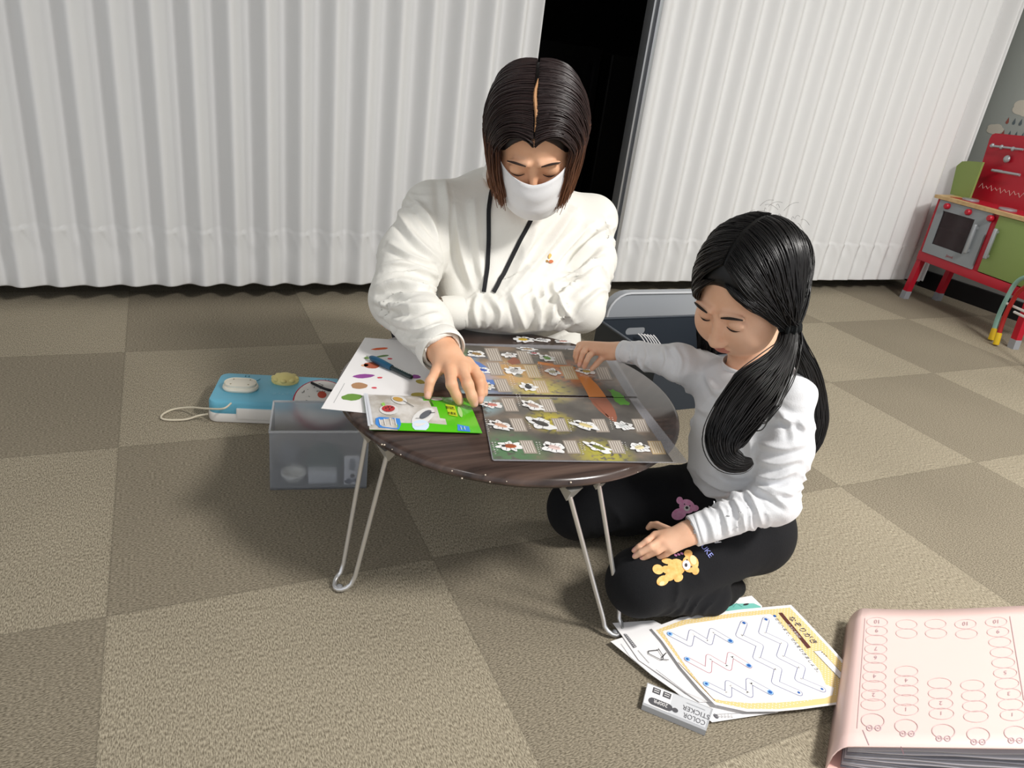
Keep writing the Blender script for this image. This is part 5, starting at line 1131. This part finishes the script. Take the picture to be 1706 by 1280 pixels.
# face mask
m = MB(); V = []; nu, nv = 25, 15
for j in range(nv):
    for i in range(nu):
        u = (i/(nu-1)-.5)*2; v = j/(nv-1); a_ = u*1.22
        z = -.006-.104*v-.010*(1-abs(u))*(v)+.010*abs(u)*(1-2*v)*1.3
        bul = math.sin(math.pi*(.12+.8*v)); rx = .070+.004*bul; ry = .066+.026*bul*math.cos(a_)
        y = -.020-(ry+.012)*math.cos(a_)+.030*max(0, v-.75)/.25*math.cos(a_)+.0018*math.sin(v*math.pi*7)*max(0, math.cos(a_*1.1))
        V.append(Vector(WA((rx*math.sin(a_)*(1-.10*max(0, v-.6)), y, z))))
m.add(V, [(j*nu+i, j*nu+i+1, (j+1)*nu+i+1, (j+1)*nu+i) for j in range(nv-1) for i in range(nu-1)], mat('mask_white', (236, 236, 238), .85, bump=.15, bscale=800), True)
o = m.build('face_mask', adult); md = o.modifiers.new('s', 'SOLIDIFY'); md.thickness = .0012
m = MB()
for q in (-1, 1): m.tube(smoothpath([Vector(WA(p)) for p in ((q*.068, -.045, -.012), (q*.081, -.010, .016), (q*.086, .018, .004), (q*.083, .018, -.03), (q*.066, -.040, -.092))], 6), .0012, white, 6)
m.build('ear_loop', o)
def facebits(W_, par, s, browcol, yb_, thin=1.):
    for q in (-1, 1):
        m = MB(); m.tube([Vector(W_((q*(.014+.034*t), -.0955+.012*t*t, yb_+.006*math.sin(math.pi*min(1, t*.8+.1))))) for t in [k/8 for k in range(9)]], .002, browcol, 6, rs=[.0011+.0012*math.sin(math.pi*(k/8)) for k in range(9)]); m.build('eyebrow', par)
        m = MB(); m.tube([Vector(W_((q*(.017+.028*t), -.0885+.001-.002*math.sin(math.pi*t)+.008*t*t, .0005-.0045*math.sin(math.pi*t)))) for t in [k/8 for k in range(9)]], .0012, browcol, 6, rs=[.0006+.0007*math.sin(math.pi*(k/8)) for k in range(9)]); m.build('eyelashes', par)
facebits(WA, adult, sA, mat('brow_brown', (50, 34, 28), .7), .026)

# hair of the adult: scalp cap + strands
def haircap(c, A, s, parent, mt, front, low, grow=.006):
    vol = Vol(v3(c)-.17, v3(c)+.17, .0035); A_ = np.array(A); W_ = lambda p: v3(c)+A_ @ (np.array(p)*s)
    vol.ell(W_((0, .016, .035)), np.array((.074+grow, .094+grow, .086+grow))*s, A_, .01); vol.ell(W_((0, .030, -.02)), np.array((.073+grow, .066, .080))*s, A_, .02)
    vol.ell(W_((0, -.105, -.040)), np.array((.078, .085, .118))*s, A_, .010, True); vol.ell(W_((0, -.02, -.125)), np.array((.12, .13, .075))*s, A_, .01, True)
    V, F = vol.mesh(2); return np_mesh('hair_cap', V, F, [mt], parent)
haircap(hcA, BA, sA, adult, capA, 0, 0)
gA = np.linalg.inv(BA) @ np.array([0, 0, -1.])       # gravity in head frame
def bob(n=2600, M_=22):
    P = np.zeros((n, M_, 3)); R = np.zeros((n, M_)); H = np.zeros((n, M_))
    for i in range(n):
        sgn = 1 if rng.random() < .5 else -1; y0 = rng.uniform(-.088, .100); lay = rng.uniform(0, 1)
        rx, ry, rz = .0865+.012*lay, .1025+.010*lay, .0950+.010*lay
        ang_end = math.radians(88+10*rng.random()); yn = np.clip((y0-.012)/(ry), -.93, .93); a0 = math.asin(yn)
        sp = y0*.25; Ltot = .075+.035*rng.random()+(.01 if y0 < 0 else 0); Ltot += .045*max(0, min(1, (y0-.03)/.04)); bk = max(0, min(1, (y0-.02)/.05)); j1 = rng.normal(0, .0035); ph = rng.uniform(0, 6)
        fr = max(0, -y0-.03)   # front strands sweep back off the forehead, then down
        for k in range(M_):
            t = k/(M_-1)
            if t < .66:
                q = t/.66; th_ = math.radians(2.6)+(ang_end-math.radians(2.6))*q
                yy = math.sin(a0)*(1-.25*q)-(.10 if y0 > -.02 else .02)*q*0+fr*.9*q
                cr_ = math.sqrt(max(.05, 1-yy*yy)); lift = .004*math.sin(math.pi*min(1, q*1.5))
                p = np.array([sgn*(rx*cr_*math.sin(th_)+lift), .012+ry*yy+j1*q, .030+rz*cr_*math.cos(th_)+lift]); last = p; prev_dir = None
            else:
                q = (t-.66)/.34; d_ = gA*.62*(1-.8*bk)+np.array([-sgn*(.10+.25*bk), -.05+.05*bk, -.78])
                d_ /= np.linalg.norm(d_); p = last+d_*Ltot*q+np.array([-sgn*.010*q*q, -.006*q*q, 0])+.0015*np.array([math.sin(ph+q*4), math.cos(ph+q*3), 0])
            P[i, k] = p+np.array([.0012*math.sin(ph+t*9), .0015*math.sin(ph*2+t*7), 0])
            R[i, k] = .0013*(1-.55*max(0, t-.7)/.3)*(.55+.45*min(1, t*8)); H[i, k] = np.clip(.18+.32*rng.random()*0+.28*((i*7919) % 97)/97+max(0, t-.42)*1.15, 0, 1)
    return np.array([[0.]])[0:0] if n == 0 else (v3(hcA)+np.einsum('ij,nkj->nki', BA, P*sA)), R, H
P, R, H = bob(); strands(P, R, H, hA, 'hair', adult)
m = MB(); sc = [Vector(WA((.0005+.002*math.sin(k*1.1), -.075+.0115*k, .030+.1035*math.sqrt(max(0, 1-((-.075+.0115*k-.012)/.107)**2))))) for k in range(8)]
m.tube(sc, .002, mat('scalp', (186, 138, 96), .6), 6, rs=[.0008, .0020, .0032, .0036, .0034, .0030, .0020, .0006]); m.build('parting', adult)

# trousers
tr = Vol((.42, 1.15, .0), (.92, 2.0, .42), .005)
tr.ell(H0+[0, 0, -.02], (.15, .13, .12), None, .03)
for q in (-1, 1):
    hp = H0+[q*.07, 0, -.05]; kn = np.array([.665+q*.085-.02, 1.245, .062]); an = np.array([.665+q*.07, 1.62, .050])
    tr.chain([(hp, .092), (kn, .060)], .03, fold=sleeve_fold(.004, 3, 20)); tr.chain([(kn, .056), (an, .046)], .02)
V, F = tr.mesh(2); V[:, 2] = np.maximum(V[:, 2], .001); np_mesh('trousers', V, F, [pantA], adult)
for q in (-1, 1):
    an = np.array([.665+q*.07, 1.62, .045]); f_ = Vol(an-[.07, .08, .06], an+[.07, .24, .06], .004); f_.chain([(an+[0, -.02, 0], .040), (an+[0, .08, -.004], .036), (an+[0, .165, -.014], .028)], .01); V, F = f_.mesh(2); V[:, 2] = np.maximum(V[:, 2], .001); np_mesh('sock', V, F, [mat('sock_dark', (14, 15, 20), .95)], adult)
# ---------------- child ----------------
hcC = v3(at(1247, 488, d=1.13)); BC = basis((-.78, -.24, -.52), 0); sC = .90
KH = np.array([.895, .785, .118]); KN = v3(at(1246, 612, d=1.19))
kSN = v3(at(1316, 655, d=1.13)); kSF = v3(at(1172, 622, d=1.27)); kEN = v3(at(1288, 838, d=1.12)); kWN = v3(at(1146, 888, d=1.115))
kEF = v3(at(1128, 604, d=1.24)); kWF = v3(at(1032, 585, z=.345))
kB = Vol((.55, .50, .0), (1.10, 1.10, .70), .0020)
WC = head(kB, hcC, BC, sC, child=True, neck=(KN+[.0, 0, -.01], .034))
kB.chain([(KH, .072), (np.array([.860, .79, .20]), .056), (np.array([.858, .80, .30]), .056), (KN+[.0, 0, -.055], .046)], .02)
kB.chain([(kSN+[0, .012, -.005], .026), (KN+[0, 0, -.04], .035), (kSF+[0, -.01, -.01], .026)], .02)
kB.chain([(kSN+[0, .008, -.005], .027), (kEN, .024), (kWN+(kEN-kWN)*.15, .0175), (kWN, .0165)], .01)
kB.chain([(kSF, .027), (kEF, .023), (kWF+(kEF-kWF)*.15, .017), (kWF, .0155)], .01)
HL = KH+[-.02, -.055, 0]; KL = v3(at(1068, 968, d=1.145)); AL = np.array([.785, .695, .036]); HR = KH+[-.02, .06, 0]; KR = np.array([.655, .935, .072]); AR = np.array([.83, .93, .038])
for hp, kn, an in ((HL, KL, AL), (HR, KR, AR)): kB.chain([(hp, .048), (kn, .036)], .02); kB.chain([(kn, .034), (an, .024)], .01); kB.chain([(an, .020), (an+[.045, .01, -.010], .015)], .01)
c7 = crop(.2345, 900, 780)
def hz(x, y, z): return v3(at(*c7((x, y)), z=z))
# left hand resting on the thigh
zt_h = kWN[2]
a1_, a2_, a3_, a4_ = hz(818, 478, .163), hz(862, 512, .166), hz(905, 545, .163), hz(940, 580, .157)
palmL = [(kWN, a1_, .0155, .0078, (dn_, .8)), (kWN, a2_, .0165, .0082, (dn_, .8)), (kWN, a3_, .0165, .0080, (dn_, .8)), (kWN+[0, -.004, 0], a4_, .0145, .0072, (dn_, .8))]
digL = [[(a1_, 0.0066), (hz(760, 520, .158), 0.0057), (hz(705, 560, .148), 0.0052), (hz(668, 588, .139), 0.0046)],
        [(a2_, 0.0067), (hz(785, 560, .158), 0.0059), (hz(715, 600, .146), 0.0053), (hz(672, 628, .136), 0.0047)],
        [(a3_, 0.0066), (hz(830, 590, .153), 0.0059), (hz(765, 620, .141), 0.0053), (hz(722, 645, .132), 0.0047)],
        [(a4_, 0.0059), (hz(895, 610, .147), 0.0052), (hz(850, 628, .138), 0.0048), (hz(822, 640, .131), 0.0044)],
        [(kWN+(a1_-kWN)*.35+[0, .008, -.004], 0.0080), (hz(830, 405, .152), 0.0062), (hz(790, 405, .146), 0.0055), (hz(768, 425, .140), 0.0049)]]
hand(kB, kWN, 0, palmL, digL, .0018)
# right hand pinching a sticker on the mat
def h3(x, y, z): return v3(at(*c3((x, y)), z=z))
b1_, b2_, b3_, b4_ = h3(950, 205, .331), h3(900, 168, .337), h3(862, 155, .337), h3(835, 160, .332)
palmRc = [(kWF, b1_, .015, .0078, (dn_, .8)), (kWF, b2_, .0155, .0080, (dn_, .8)), (kWF, b3_, .0155, .0080, (dn_, .8)), (kWF, b4_, .014, .0074, (dn_, .8))]
digR = [[(b1_, 0.0066), (h3(908, 235, .331), 0.0057), (h3(885, 280, .320), 0.0052), (h3(868, 322, .308), 0.0045)],
        [(b2_, 0.0066), (h3(862, 212, .332), 0.0057), (h3(846, 262, .319), 0.0051), (h3(832, 308, .307), 0.0045)],
        [(b3_, 0.0064), (h3(822, 205, .328), 0.0055), (h3(814, 250, .316), 0.0050), (h3(812, 282, .307), 0.0045)],
        [(b4_, 0.0057), (h3(806, 205, .322), 0.0049), (h3(800, 240, .313), 0.0045), (h3(800, 262, .306), 0.0039)],
        [(kWF+(b1_-kWF)*.3+[-.004, -.010, -.004], .0100), (h3(1010, 245, .326), 0.0067), (h3(960, 300, .315), 0.0057), (h3(926, 336, .307), 0.0049)]]
hand(kB, kWF, 0, palmRc, digR, .0018)
V, F = kB.mesh(2); V[:, 2] = np.maximum(V[:, 2], .001); cF = V[F].mean(1); idx = np.zeros(len(F), int)
def mark(p, r, k_): idx[np.linalg.norm(cF-p, axis=1) < r] = k_
for ch in digL[:4]+digR[:4]: p = np.array(ch[-1][0])+[0, 0, .0040]+(np.array(ch[-1][0])-np.array(ch[-2][0]))*.1; mark(p, .0042, 1)
Lc = (np.linalg.inv(BC) @ ((cF-hcC)/sC).T).T
idx[(np.abs(Lc[:, 0]) < .020) & (Lc[:, 1] < -.084) & (Lc[:, 2] > -.066) & (Lc[:, 2] < -.047) & (np.abs(Lc[:, 0])/.020+np.abs(Lc[:, 2]+.056)/.010 < 1.25)] = 2
child = np_mesh('person', V, F, [skC, nailC, lipm], None, idx)
tag(child, 'child with black pigtails in white top and black trousers kneeling at the table', 'person')
facebits(WC, child, sC, mat('brow_black', (34, 26, 24), .7), .024)

# child's top
ks = Vol((.62, .52, .10), (1.08, 1.10, .47), .0028)
ax_ = (.25, .97, 0)
ks.chain([(np.array([.885, .79, .165]), .074), (np.array([.862, .79, .235]), .074), (np.array([.862, .80, .31]), .074), (KN+[-.0, 0.0, -.055], .062)], .03, flat=(ax_, 1.22))
ks.chain([(kSN, .037), (KN+[0, 0, -.040], .040), (kSF, .037)], .03)
mN = kSN*.5+kEN*.5+[.006, -.004, 0]; cN = kWN+(kEN-kWN)*.10
ks.cone(kSN, mN, .040, .040, .012, fold=sleeve_fold(.0032, 2.6, 31, 1.2)); ks.cone(mN, kEN, .040, .038, .012, fold=sleeve_fold(.004, 3.6, 32, 1.3))
ks.cone(kEN, cN, .0375, .0245, .010, fold=sleeve_fold(.0034, 7, 33, 1.1, -.2, .9))
cF_ = kWF+(kEF-kWF)*.08
ks.cone(kSF, kEF, .036, .034, .012, fold=sleeve_fold(.003, 3, 34)); ks.cone(kEF, cF_, .033, .0205, .008, fold=sleeve_fold(.0026, 5, 35, .8, -.2, .9))
def kd(X, Y, Z):
    a_ = .0030*ridged(46*((Z-.2)+.35*(Y-.8)+.02*np.sin(22*Y)), .8)*np.exp(-((Z-.20)/.05)**2)
    b_ = .0026*ridged(60*((Y-.75)*.8+.6*(Z-.33)+.010*np.sin(30*Z)), .8)*np.exp(-((Z-.36)/.05)**2)
    return (a_+b_)*np.clip((.90-X)/.04, 0, 1)
ks.disp(kd, (.74, .62, .12), (.95, 1.0, .43))
ks.cone(kWN+(kWN-kEN)*.0, kWN+(kWN-kEN)*.4, .021, .03, .003, sub=True); ks.cone(kWN+(kEN-kWN)*.16, kWN+(kWN-kEN)*.05, .018, .0215, .002, sub=True)
ks.cone(kWF+(kEF-kWF)*.15, kWF+(kWF-kEF)*.3, .0165, .024, .002, sub=True)
dk_ = (hcC-KN)*[.6, .6, 1]; dk_ /= np.linalg.norm(dk_)
ks.cone(KN+dk_*.004, KN+dk_*.10, .040, .055, .006, sub=True)
V, F = ks.mesh(2)
FC = [([(1260, 470), (1390, 470), (1530, 520)], .003, .005), ([(1330, 400), (1420, 500), (1440, 600)], .003, .005), ([(1240, 610), (1380, 640), (1540, 600)], .004, .005), ([(1230, 700), (1340, 730), (1490, 690)], .004, .005), ([(1225, 795), (1330, 810), (1450, 760)], .005, .005), ([(1215, 850), (1300, 890), (1410, 970)], .005, .005), ([(1280, 850), (1350, 880), (1440, 900)], .004, .005),
 ([(1170, 870), (1225, 960), (1262, 1080)], .004, .0045), ([(1090, 910), (1140, 1000), (1165, 1110)], .0035, .004), ([(1010, 950), (1050, 1030), (1075, 1130)], .003, .004), ([(930, 990), (970, 1070), (990, 1160)], .0025, .004), ([(880, 1010), (905, 1090), (930, 1180)], .002, .003),
 ([(940, 220), (1000, 320), (1070, 290)], .004, .006), ([(860, 380), (940, 430), (1010, 420)], .003, .006), ([(830, 300), (870, 400), (860, 520)], .003, .006), ([(900, 790), (1050, 870), (1200, 850)], .005, .006), ([(820, 840), (980, 900), (1150, 895)], .004, .006), ([(1030, 760), (1120, 800), (1210, 780)], .004, .006), ([(780, 750), (900, 850), (1010, 930)], .003, .005), ([(1180, 560), (1200, 660), (1190, 760)], .003, .006),
 ([(700, 50), (720, 130), (690, 220)], .003, .004), ([(600, 40), (610, 110), (590, 180)], .0025, .004), ([(520, 30), (535, 90), (520, 150)], .002, .003), ([(760, 60), (800, 140), (780, 230)], .003, .004)]
V = creases(V, F, FC, lambda p: (900+p[0]*.2931, 560+p[1]*.2931))
# straight hem: trim everything below the hem plane of the torso
hn = np.array([.30, .10, 1.]); hp_ = np.array([.80, .78, .160])
def okf(c): return ((c-hp_) @ hn > 0) | (c[:, 1] < .69)
V, F = keep_faces(V, F, okf); kshirt = np_mesh('shirt', V, F, [shirtC], child); md = kshirt.modifiers.new('s', 'SOLIDIFY'); md.thickness = .0016; md.offset = -1
bandring('collar', KN+dk_*.004, dk_, .0405, .012, .0025, shirtC, child)
bandring('cuff', cN+(kWN-kEN)*.02, kWN-kEN, .0228, .010, .0018, shirtC, child)
bandring('cuff', cF_, kWF-kEF, .0195, .009, .0016, shirtC, child)

# trousers and socks
kt = Vol((.55, .55, .0), (1.10, 1.12, .26), .003)
kt.ell(KH+[.005, 0, -.005], (.082, .112, .086), None, .02)
kt.cone(HL, KL, .066, .054, .03, fold=sleeve_fold(.003, 4, 41, 1)); kt.cone(KL+[0, .006, -.012], AL, .050, .036, .012, fold=sleeve_fold(.003, 4, 42, .9))
kt.cone(HR, KR, .066, .056, .03, fold=sleeve_fold(.0035, 4, 43)); kt.cone(KR+[0, 0, -.014], AR, .048, .036, .012)
kt.ell((.875, .79, .165), (.075, .098, .05), None, .02)
V, F = kt.mesh(2); V[:, 2] = np.maximum(V[:, 2], .001); kpants = np_mesh('trousers', V, F, [pantC], child)
for nm, an in (('sock', AL), ('sock', AR)):
    f_ = Vol(an-[.06, .07, .06], an+[.14, .07, .06], .003); f_.chain([(an+[-.02, 0, 0], .027), (an+[.005, 0, 0], .029), (an+[.04, .008, -.010], .024), (an+[.070, .012, -.012], .018)], .01, fold=sleeve_fold(.002, 4, 50)); V, F = f_.mesh(2); V[:, 2] = np.maximum(V[:, 2], .001); np_mesh(nm, V, F, [mat('sock_black', (12, 12, 14), .95, bump=.3, bscale=300)], child)

# prints on the trousers: two teddy bears and lettering, laid on the cloth
bvK = bvh_of(kpants)
def patch(mb, pts, mt, off, n_sub=2):
    P = []
    for x, y in pts:
        p, n_ = on_mesh(bvK, *c7((x, y)), off)
        if p is None: return
        P.append(p)
    c_ = sum((Vector(p) for p in P), Vector())/len(P); ctr = (sum(p[0] for p in pts)/len(pts), sum(p[1] for p in pts)/len(pts))
    cc, _ = on_mesh(bvK, *c7(ctr), off)
    R_ = [(Vector(on_mesh(bvK, *c7((ctr[0]+(x-ctr[0])*.5, ctr[1]+(y-ctr[1])*.5)), off)[0] or P[i])) for i, (x, y) in enumerate(pts)]
    n = len(P); mb.add([cc]+R_+P, [(0, 1+(i+1) % n, 1+i) for i in range(n)]+[(1+i, 1+(i+1) % n, 1+n+(i+1) % n, 1+n+i) for i in range(n)], mt, True)
def O(x, y, rx, ry, rot=0, n=18): return oval(x, y, rx, ry, rot, n)
tan_ = mat('bear_tan', (232, 176, 98), .85, col2=(244, 198, 126), vscale=160); tanl = mat('bear_tan_light', (248, 216, 164), .85); pnk = mat('bear_pink', (246, 160, 208), .85, col2=(252, 190, 224), vscale=160); pkl = mat('bear_white', (248, 240, 240), .85); nose = mat('bear_nose', (50, 44, 50), .6)
m = MB()
for a_ in (O(965, 705, 62, 58, .2), O(905, 665, 44, 20, .15), O(900, 725, 40, 28, .35), O(835, 722, 40, 34, .4), O(868, 800, 46, 34, -.5), O(980, 780, 34, 26, -.6), O(920, 770, 46, 30, -.4)): patch(m, a_, tan_, .0012)
for a_ in (O(1062, 680, 58, 62, .25), O(1048, 610, 30, 26), O(1098, 728, 26, 28)): patch(m, a_, tan_, .0018)
patch(m, O(1082, 655, 22, 34, -.3), tanl, .0023); patch(m, O(1034, 690, 28, 34, -.2), pkl, .0024); patch(m, O(1030, 690, 10, 13), nose, .003); patch(m, O(1038, 655, 5, 6), nose, .003); patch(m, O(1070, 700, 5, 6), nose, .003); patch(m, O(860, 820, 20, 14, -.5), tanl, .0018)
m.build('bear_print', kpants)
m = MB()
for a_ in (O(1045, 272, 60, 50, .25), O(990, 230, 24, 26), O(1105, 285, 28, 24), O(985, 325, 55, 40, -.3)): patch(m, a_, pnk, .0016)
patch(m, O(1045, 284, 24, 20), pkl, .0022); patch(m, O(1045, 280, 12, 10), nose, .0028); patch(m, O(1026, 256, 5, 5), nose, .0028); patch(m, O(1070, 266, 5, 5), nose, .0028)
for k in range(3): patch(m, O(960+k*22, 622-k*6, 12, 7, .5), mat('print_pink2', (206, 140, 190), .8), .0014)
m.build('bear_print', kpants)
m = MB(); lil = mat('print_lilac', (150, 158, 226), .8); wht = mat('print_white', (236, 236, 240), .8)
def text_on(mb, txt, p0, p1, hgt, mt, off=.0016):
    vs, fs = text_mesh(txt, 1.); x0 = min(v.x for v in vs); x1 = max(v.x for v in vs); d = (p1[0]-p0[0], p1[1]-p0[1]); L_ = math.hypot(*d); u_ = (d[1]/L_, -d[0]/L_); out = []
    for v in vs:
        s = (v.x-x0)/(x1-x0); q = (p0[0]+d[0]*s+u_[0]*v.y*hgt, p0[1]+d[1]*s+u_[1]*v.y*hgt); p, n_ = on_mesh(bvK, *c7(q), off)
        if p is None: return
        out.append(p)
    mb.add(out, fs, mt)
text_on(m, 'UKE', (1138, 560), (1200, 640), 52, lil); text_on(m, 'ry', (1222, 500), (1268, 548), 56, wht)
m.build('lettering_print', kpants)

# child's hair
def haircapC():
    vol = Vol(hcC-.17, hcC+.17, .0032); A_ = BC
    vol.ell(WC((0, .016, .038)), np.array((.082, .100, .092))*sC, A_, .01); vol.ell(WC((0, .035, -.02)), np.array((.078, .072, .075))*sC, A_, .02)
    vol.ell(WC((0, -.115, -.030)), np.array((.084, .082, .118))*sC, A_, .012, True); vol.ell(WC((0, -.03, -.13)), np.array((.12, .12, .075))*sC, A_, .01, True)
    V, F = vol.mesh(2); return np_mesh('hair_cap', V, F, [capC], child)
haircapC()
iBC = np.linalg.inv(BC)
TIE = v3(at(1316, 545, d=1.075)); tL = iBC @ (TIE-hcC)/sC; tR = tL*[-.55, 1, 1]+[0, .035, -.01]
def combed(n=3600, M_=18):
    P = np.zeros((n, M_, 3)); R = np.zeros((n, M_)); H = np.zeros((n, M_)); c0_ = np.array([0, .014, .033])
    for i in range(n):
        sgn = 1 if i % 3 else -1; T_ = (tL if sgn > 0 else tR)+rng.normal(0, .0045, 3); lay = rng.uniform(0, 1); r3 = np.array([.082, .100, .092])+.007*lay
        if rng.random() < .52: y_ = rng.uniform(-.070, .095); d0 = np.array([sgn*.004, y_-.014, .085])            # from the parting
        elif rng.random() < .5: q = rng.uniform(0, 1); d0 = np.array([sgn*(.01+.07*q), -.080+.045*q, .045-.050*q])   # hairline at the forehead and temple
        else: q = rng.uniform(0, 1); d0 = np.array([sgn*(.003+.03*q*rng.random()), .098-.02*q, .05-.125*q])
        d0 = d0/r3; d0 /= np.linalg.norm(d0); d1 = (T_-c0_)/r3; L1 = np.linalg.norm(d1); d1 = d1/L1; om = math.acos(np.clip(d0@d1, -1, 1)); ph = rng.uniform(0, 6)
        for k in range(M_):
            t = k/(M_-1); u = (math.sin((1-t)*om)*d0+math.sin(t*om)*d1)/max(1e-5, math.sin(om)); mag = 1+(L1-1)*max(0, (t-.55)/.45)**1.5
            lift = 1+.05*math.sin(math.pi*min(1, t*1.4))*(.4+.6*lay)
            P[i, k] = c0_+u*r3*mag*lift+.0012*np.array([math.sin(ph+t*7), math.cos(ph+t*6), math.sin(ph*2+t*5)]); R[i, k] = .00105*(.5+.5*min(1, t*6)); H[i, k] = .05+.35*((i*7919) % 97)/97
    return hcC+np.einsum('ij,nkj->nki', BC, P*sC), R, H
P, R, H = combed(); strands(P, R, H, hC_, 'hair', child)
def tail(guide, n, wid, seed, name, flat=None, dep=None):
    r = np.random.default_rng(seed); G = np.array([v3(p) for p in smoothpath([Vector(g) for g in guide], 6)]); M_ = len(G); T_ = np.gradient(G, axis=0); T_ /= np.linalg.norm(T_, axis=1, keepdims=True)
    vd = G-v3(CAM); vd /= np.linalg.norm(vd, axis=1, keepdims=True); s_ = np.cross(T_, vd); s_ /= np.linalg.norm(s_, axis=1, keepdims=True); b_ = np.cross(s_, T_)
    W_ = np.interp(np.linspace(0, 1, M_), np.linspace(0, 1, len(wid)), wid); t = np.linspace(0, 1, M_); P = np.zeros((n, M_, 3)); R = np.zeros((n, M_)); H = np.zeros((n, M_))
    for i in range(n):
        q = r.uniform(0, 2*math.pi); rr = math.sqrt(r.uniform(0, 1)); a_ = rr*math.cos(q); bb = rr*math.sin(q)*.55; tw = r.normal(0, .5); cut = r.uniform(.80, 1.0) if r.random() < .7 else 1
        aa = a_+.10*np.sin(t*5+tw*4)+.06*np.sin(t*13+i); bx = bb+.06*np.cos(t*6+tw*3)
        tt = np.clip(t*cut, 0, 1); Gi = np.stack([np.interp(tt, t, G[:, d]) for d in range(3)], 1); Wi = np.interp(tt, t, W_)
        fly = 1.35 if r.random() < .03 else 1
        P[i] = Gi+s_*(aa*Wi*fly)[:, None]+b_*(bx*Wi)[:, None]; R[i] = .0010*(1-.7*np.clip((t-.7)/.3, 0, 1)); H[i] = .05+.4*((i*7919) % 97)/97+.45*np.clip(t-.6, 0, 1)
    return strands(P, R, H, hC_, name, child)
gq = lambda x, y, d: v3(at(x, y, d=d))
tail([gq(1316, 548, 1.075), gq(1310, 580, 1.06), gq(1288, 615, 1.045), gq(1258, 650, 1.035), gq(1228, 690, 1.03), gq(1208, 730, 1.03), gq(1212, 760, 1.025), gq(1236, 772, 1.02), gq(1254, 768, 1.015)], 900, [.010, .014, .024, .034, .032, .026, .019, .012, .003], 3, 'pigtail')
tail([gq(1320, 548, 1.080), gq(1330, 585, 1.085), gq(1348, 620, 1.10), gq(1362, 660, 1.12), gq(1366, 700, 1.13), gq(1360, 735, 1.135), gq(1348, 762, 1.13)], 420, [.009, .013, .014, .013, .012, .010, .003], 4, 'pigtail')
tRw = hcC+BC@(tR*sC)
tail([tRw, tRw+[.0, .015, -.03], tRw+[.015, .035, -.08], tRw+[.03, .04, -.14], tRw+[.035, .04, -.19]], 260, [.009, .016, .018, .014, .003], 5, 'pigtail')
def scrunchie(c, ax, R_, r_):
    m = MB(); a_ = Vector(ax).normalized(); e = a_.orthogonal().normalized(); g_ = a_.cross(e); n = 64; k_ = 14; vs = []
    for i in range(n):
        q = 2*math.pi*i/n; rr = r_*(1+.22*math.sin(9*q)+.1*math.sin(23*q))
        for j in range(k_): w__ = 2*math.pi*j/k_; vs.append(Vector(c)+(e*math.cos(q)+g_*math.sin(q))*(R_+rr*math.cos(w__))+a_*rr*1.25*math.sin(w__))
    m.add(vs, [(i*k_+j, i*k_+(j+1) % k_, ((i+1) % n)*k_+(j+1) % k_, ((i+1) % n)*k_+j) for i in range(n) for j in range(k_)], mat('scrunchie_black', (10, 14, 16), .9, bump=.5, bscale=700), True); return m.build('hair_tie', child)
scrunchie(TIE, (0.05, 0, -1), .009, .0075); scrunchie(tRw, (0, 0, -1), .009, .0075)
# flyaway hairs on top
n = 60; P = np.zeros((n, 8, 3)); R = np.full((n, 8), .00022); H = np.full((n, 8), .3)
for i in range(n):
    q = rng.uniform(-.07, .07); p0 = np.array([rng.uniform(-.04, .06), q+.03, .115]); d_ = rng.normal(0, 1, 3)*[.4, .4, .15]+[0, .6, .25]
    for k in range(8): t = k/7; P[i, k] = p0+d_*t*.030+np.array([0, 0, -.02*t*t])
strands(hcC+np.einsum('ij,nkj->nki', BC, P*sC), R, H, hC_, 'loose_hair', child)
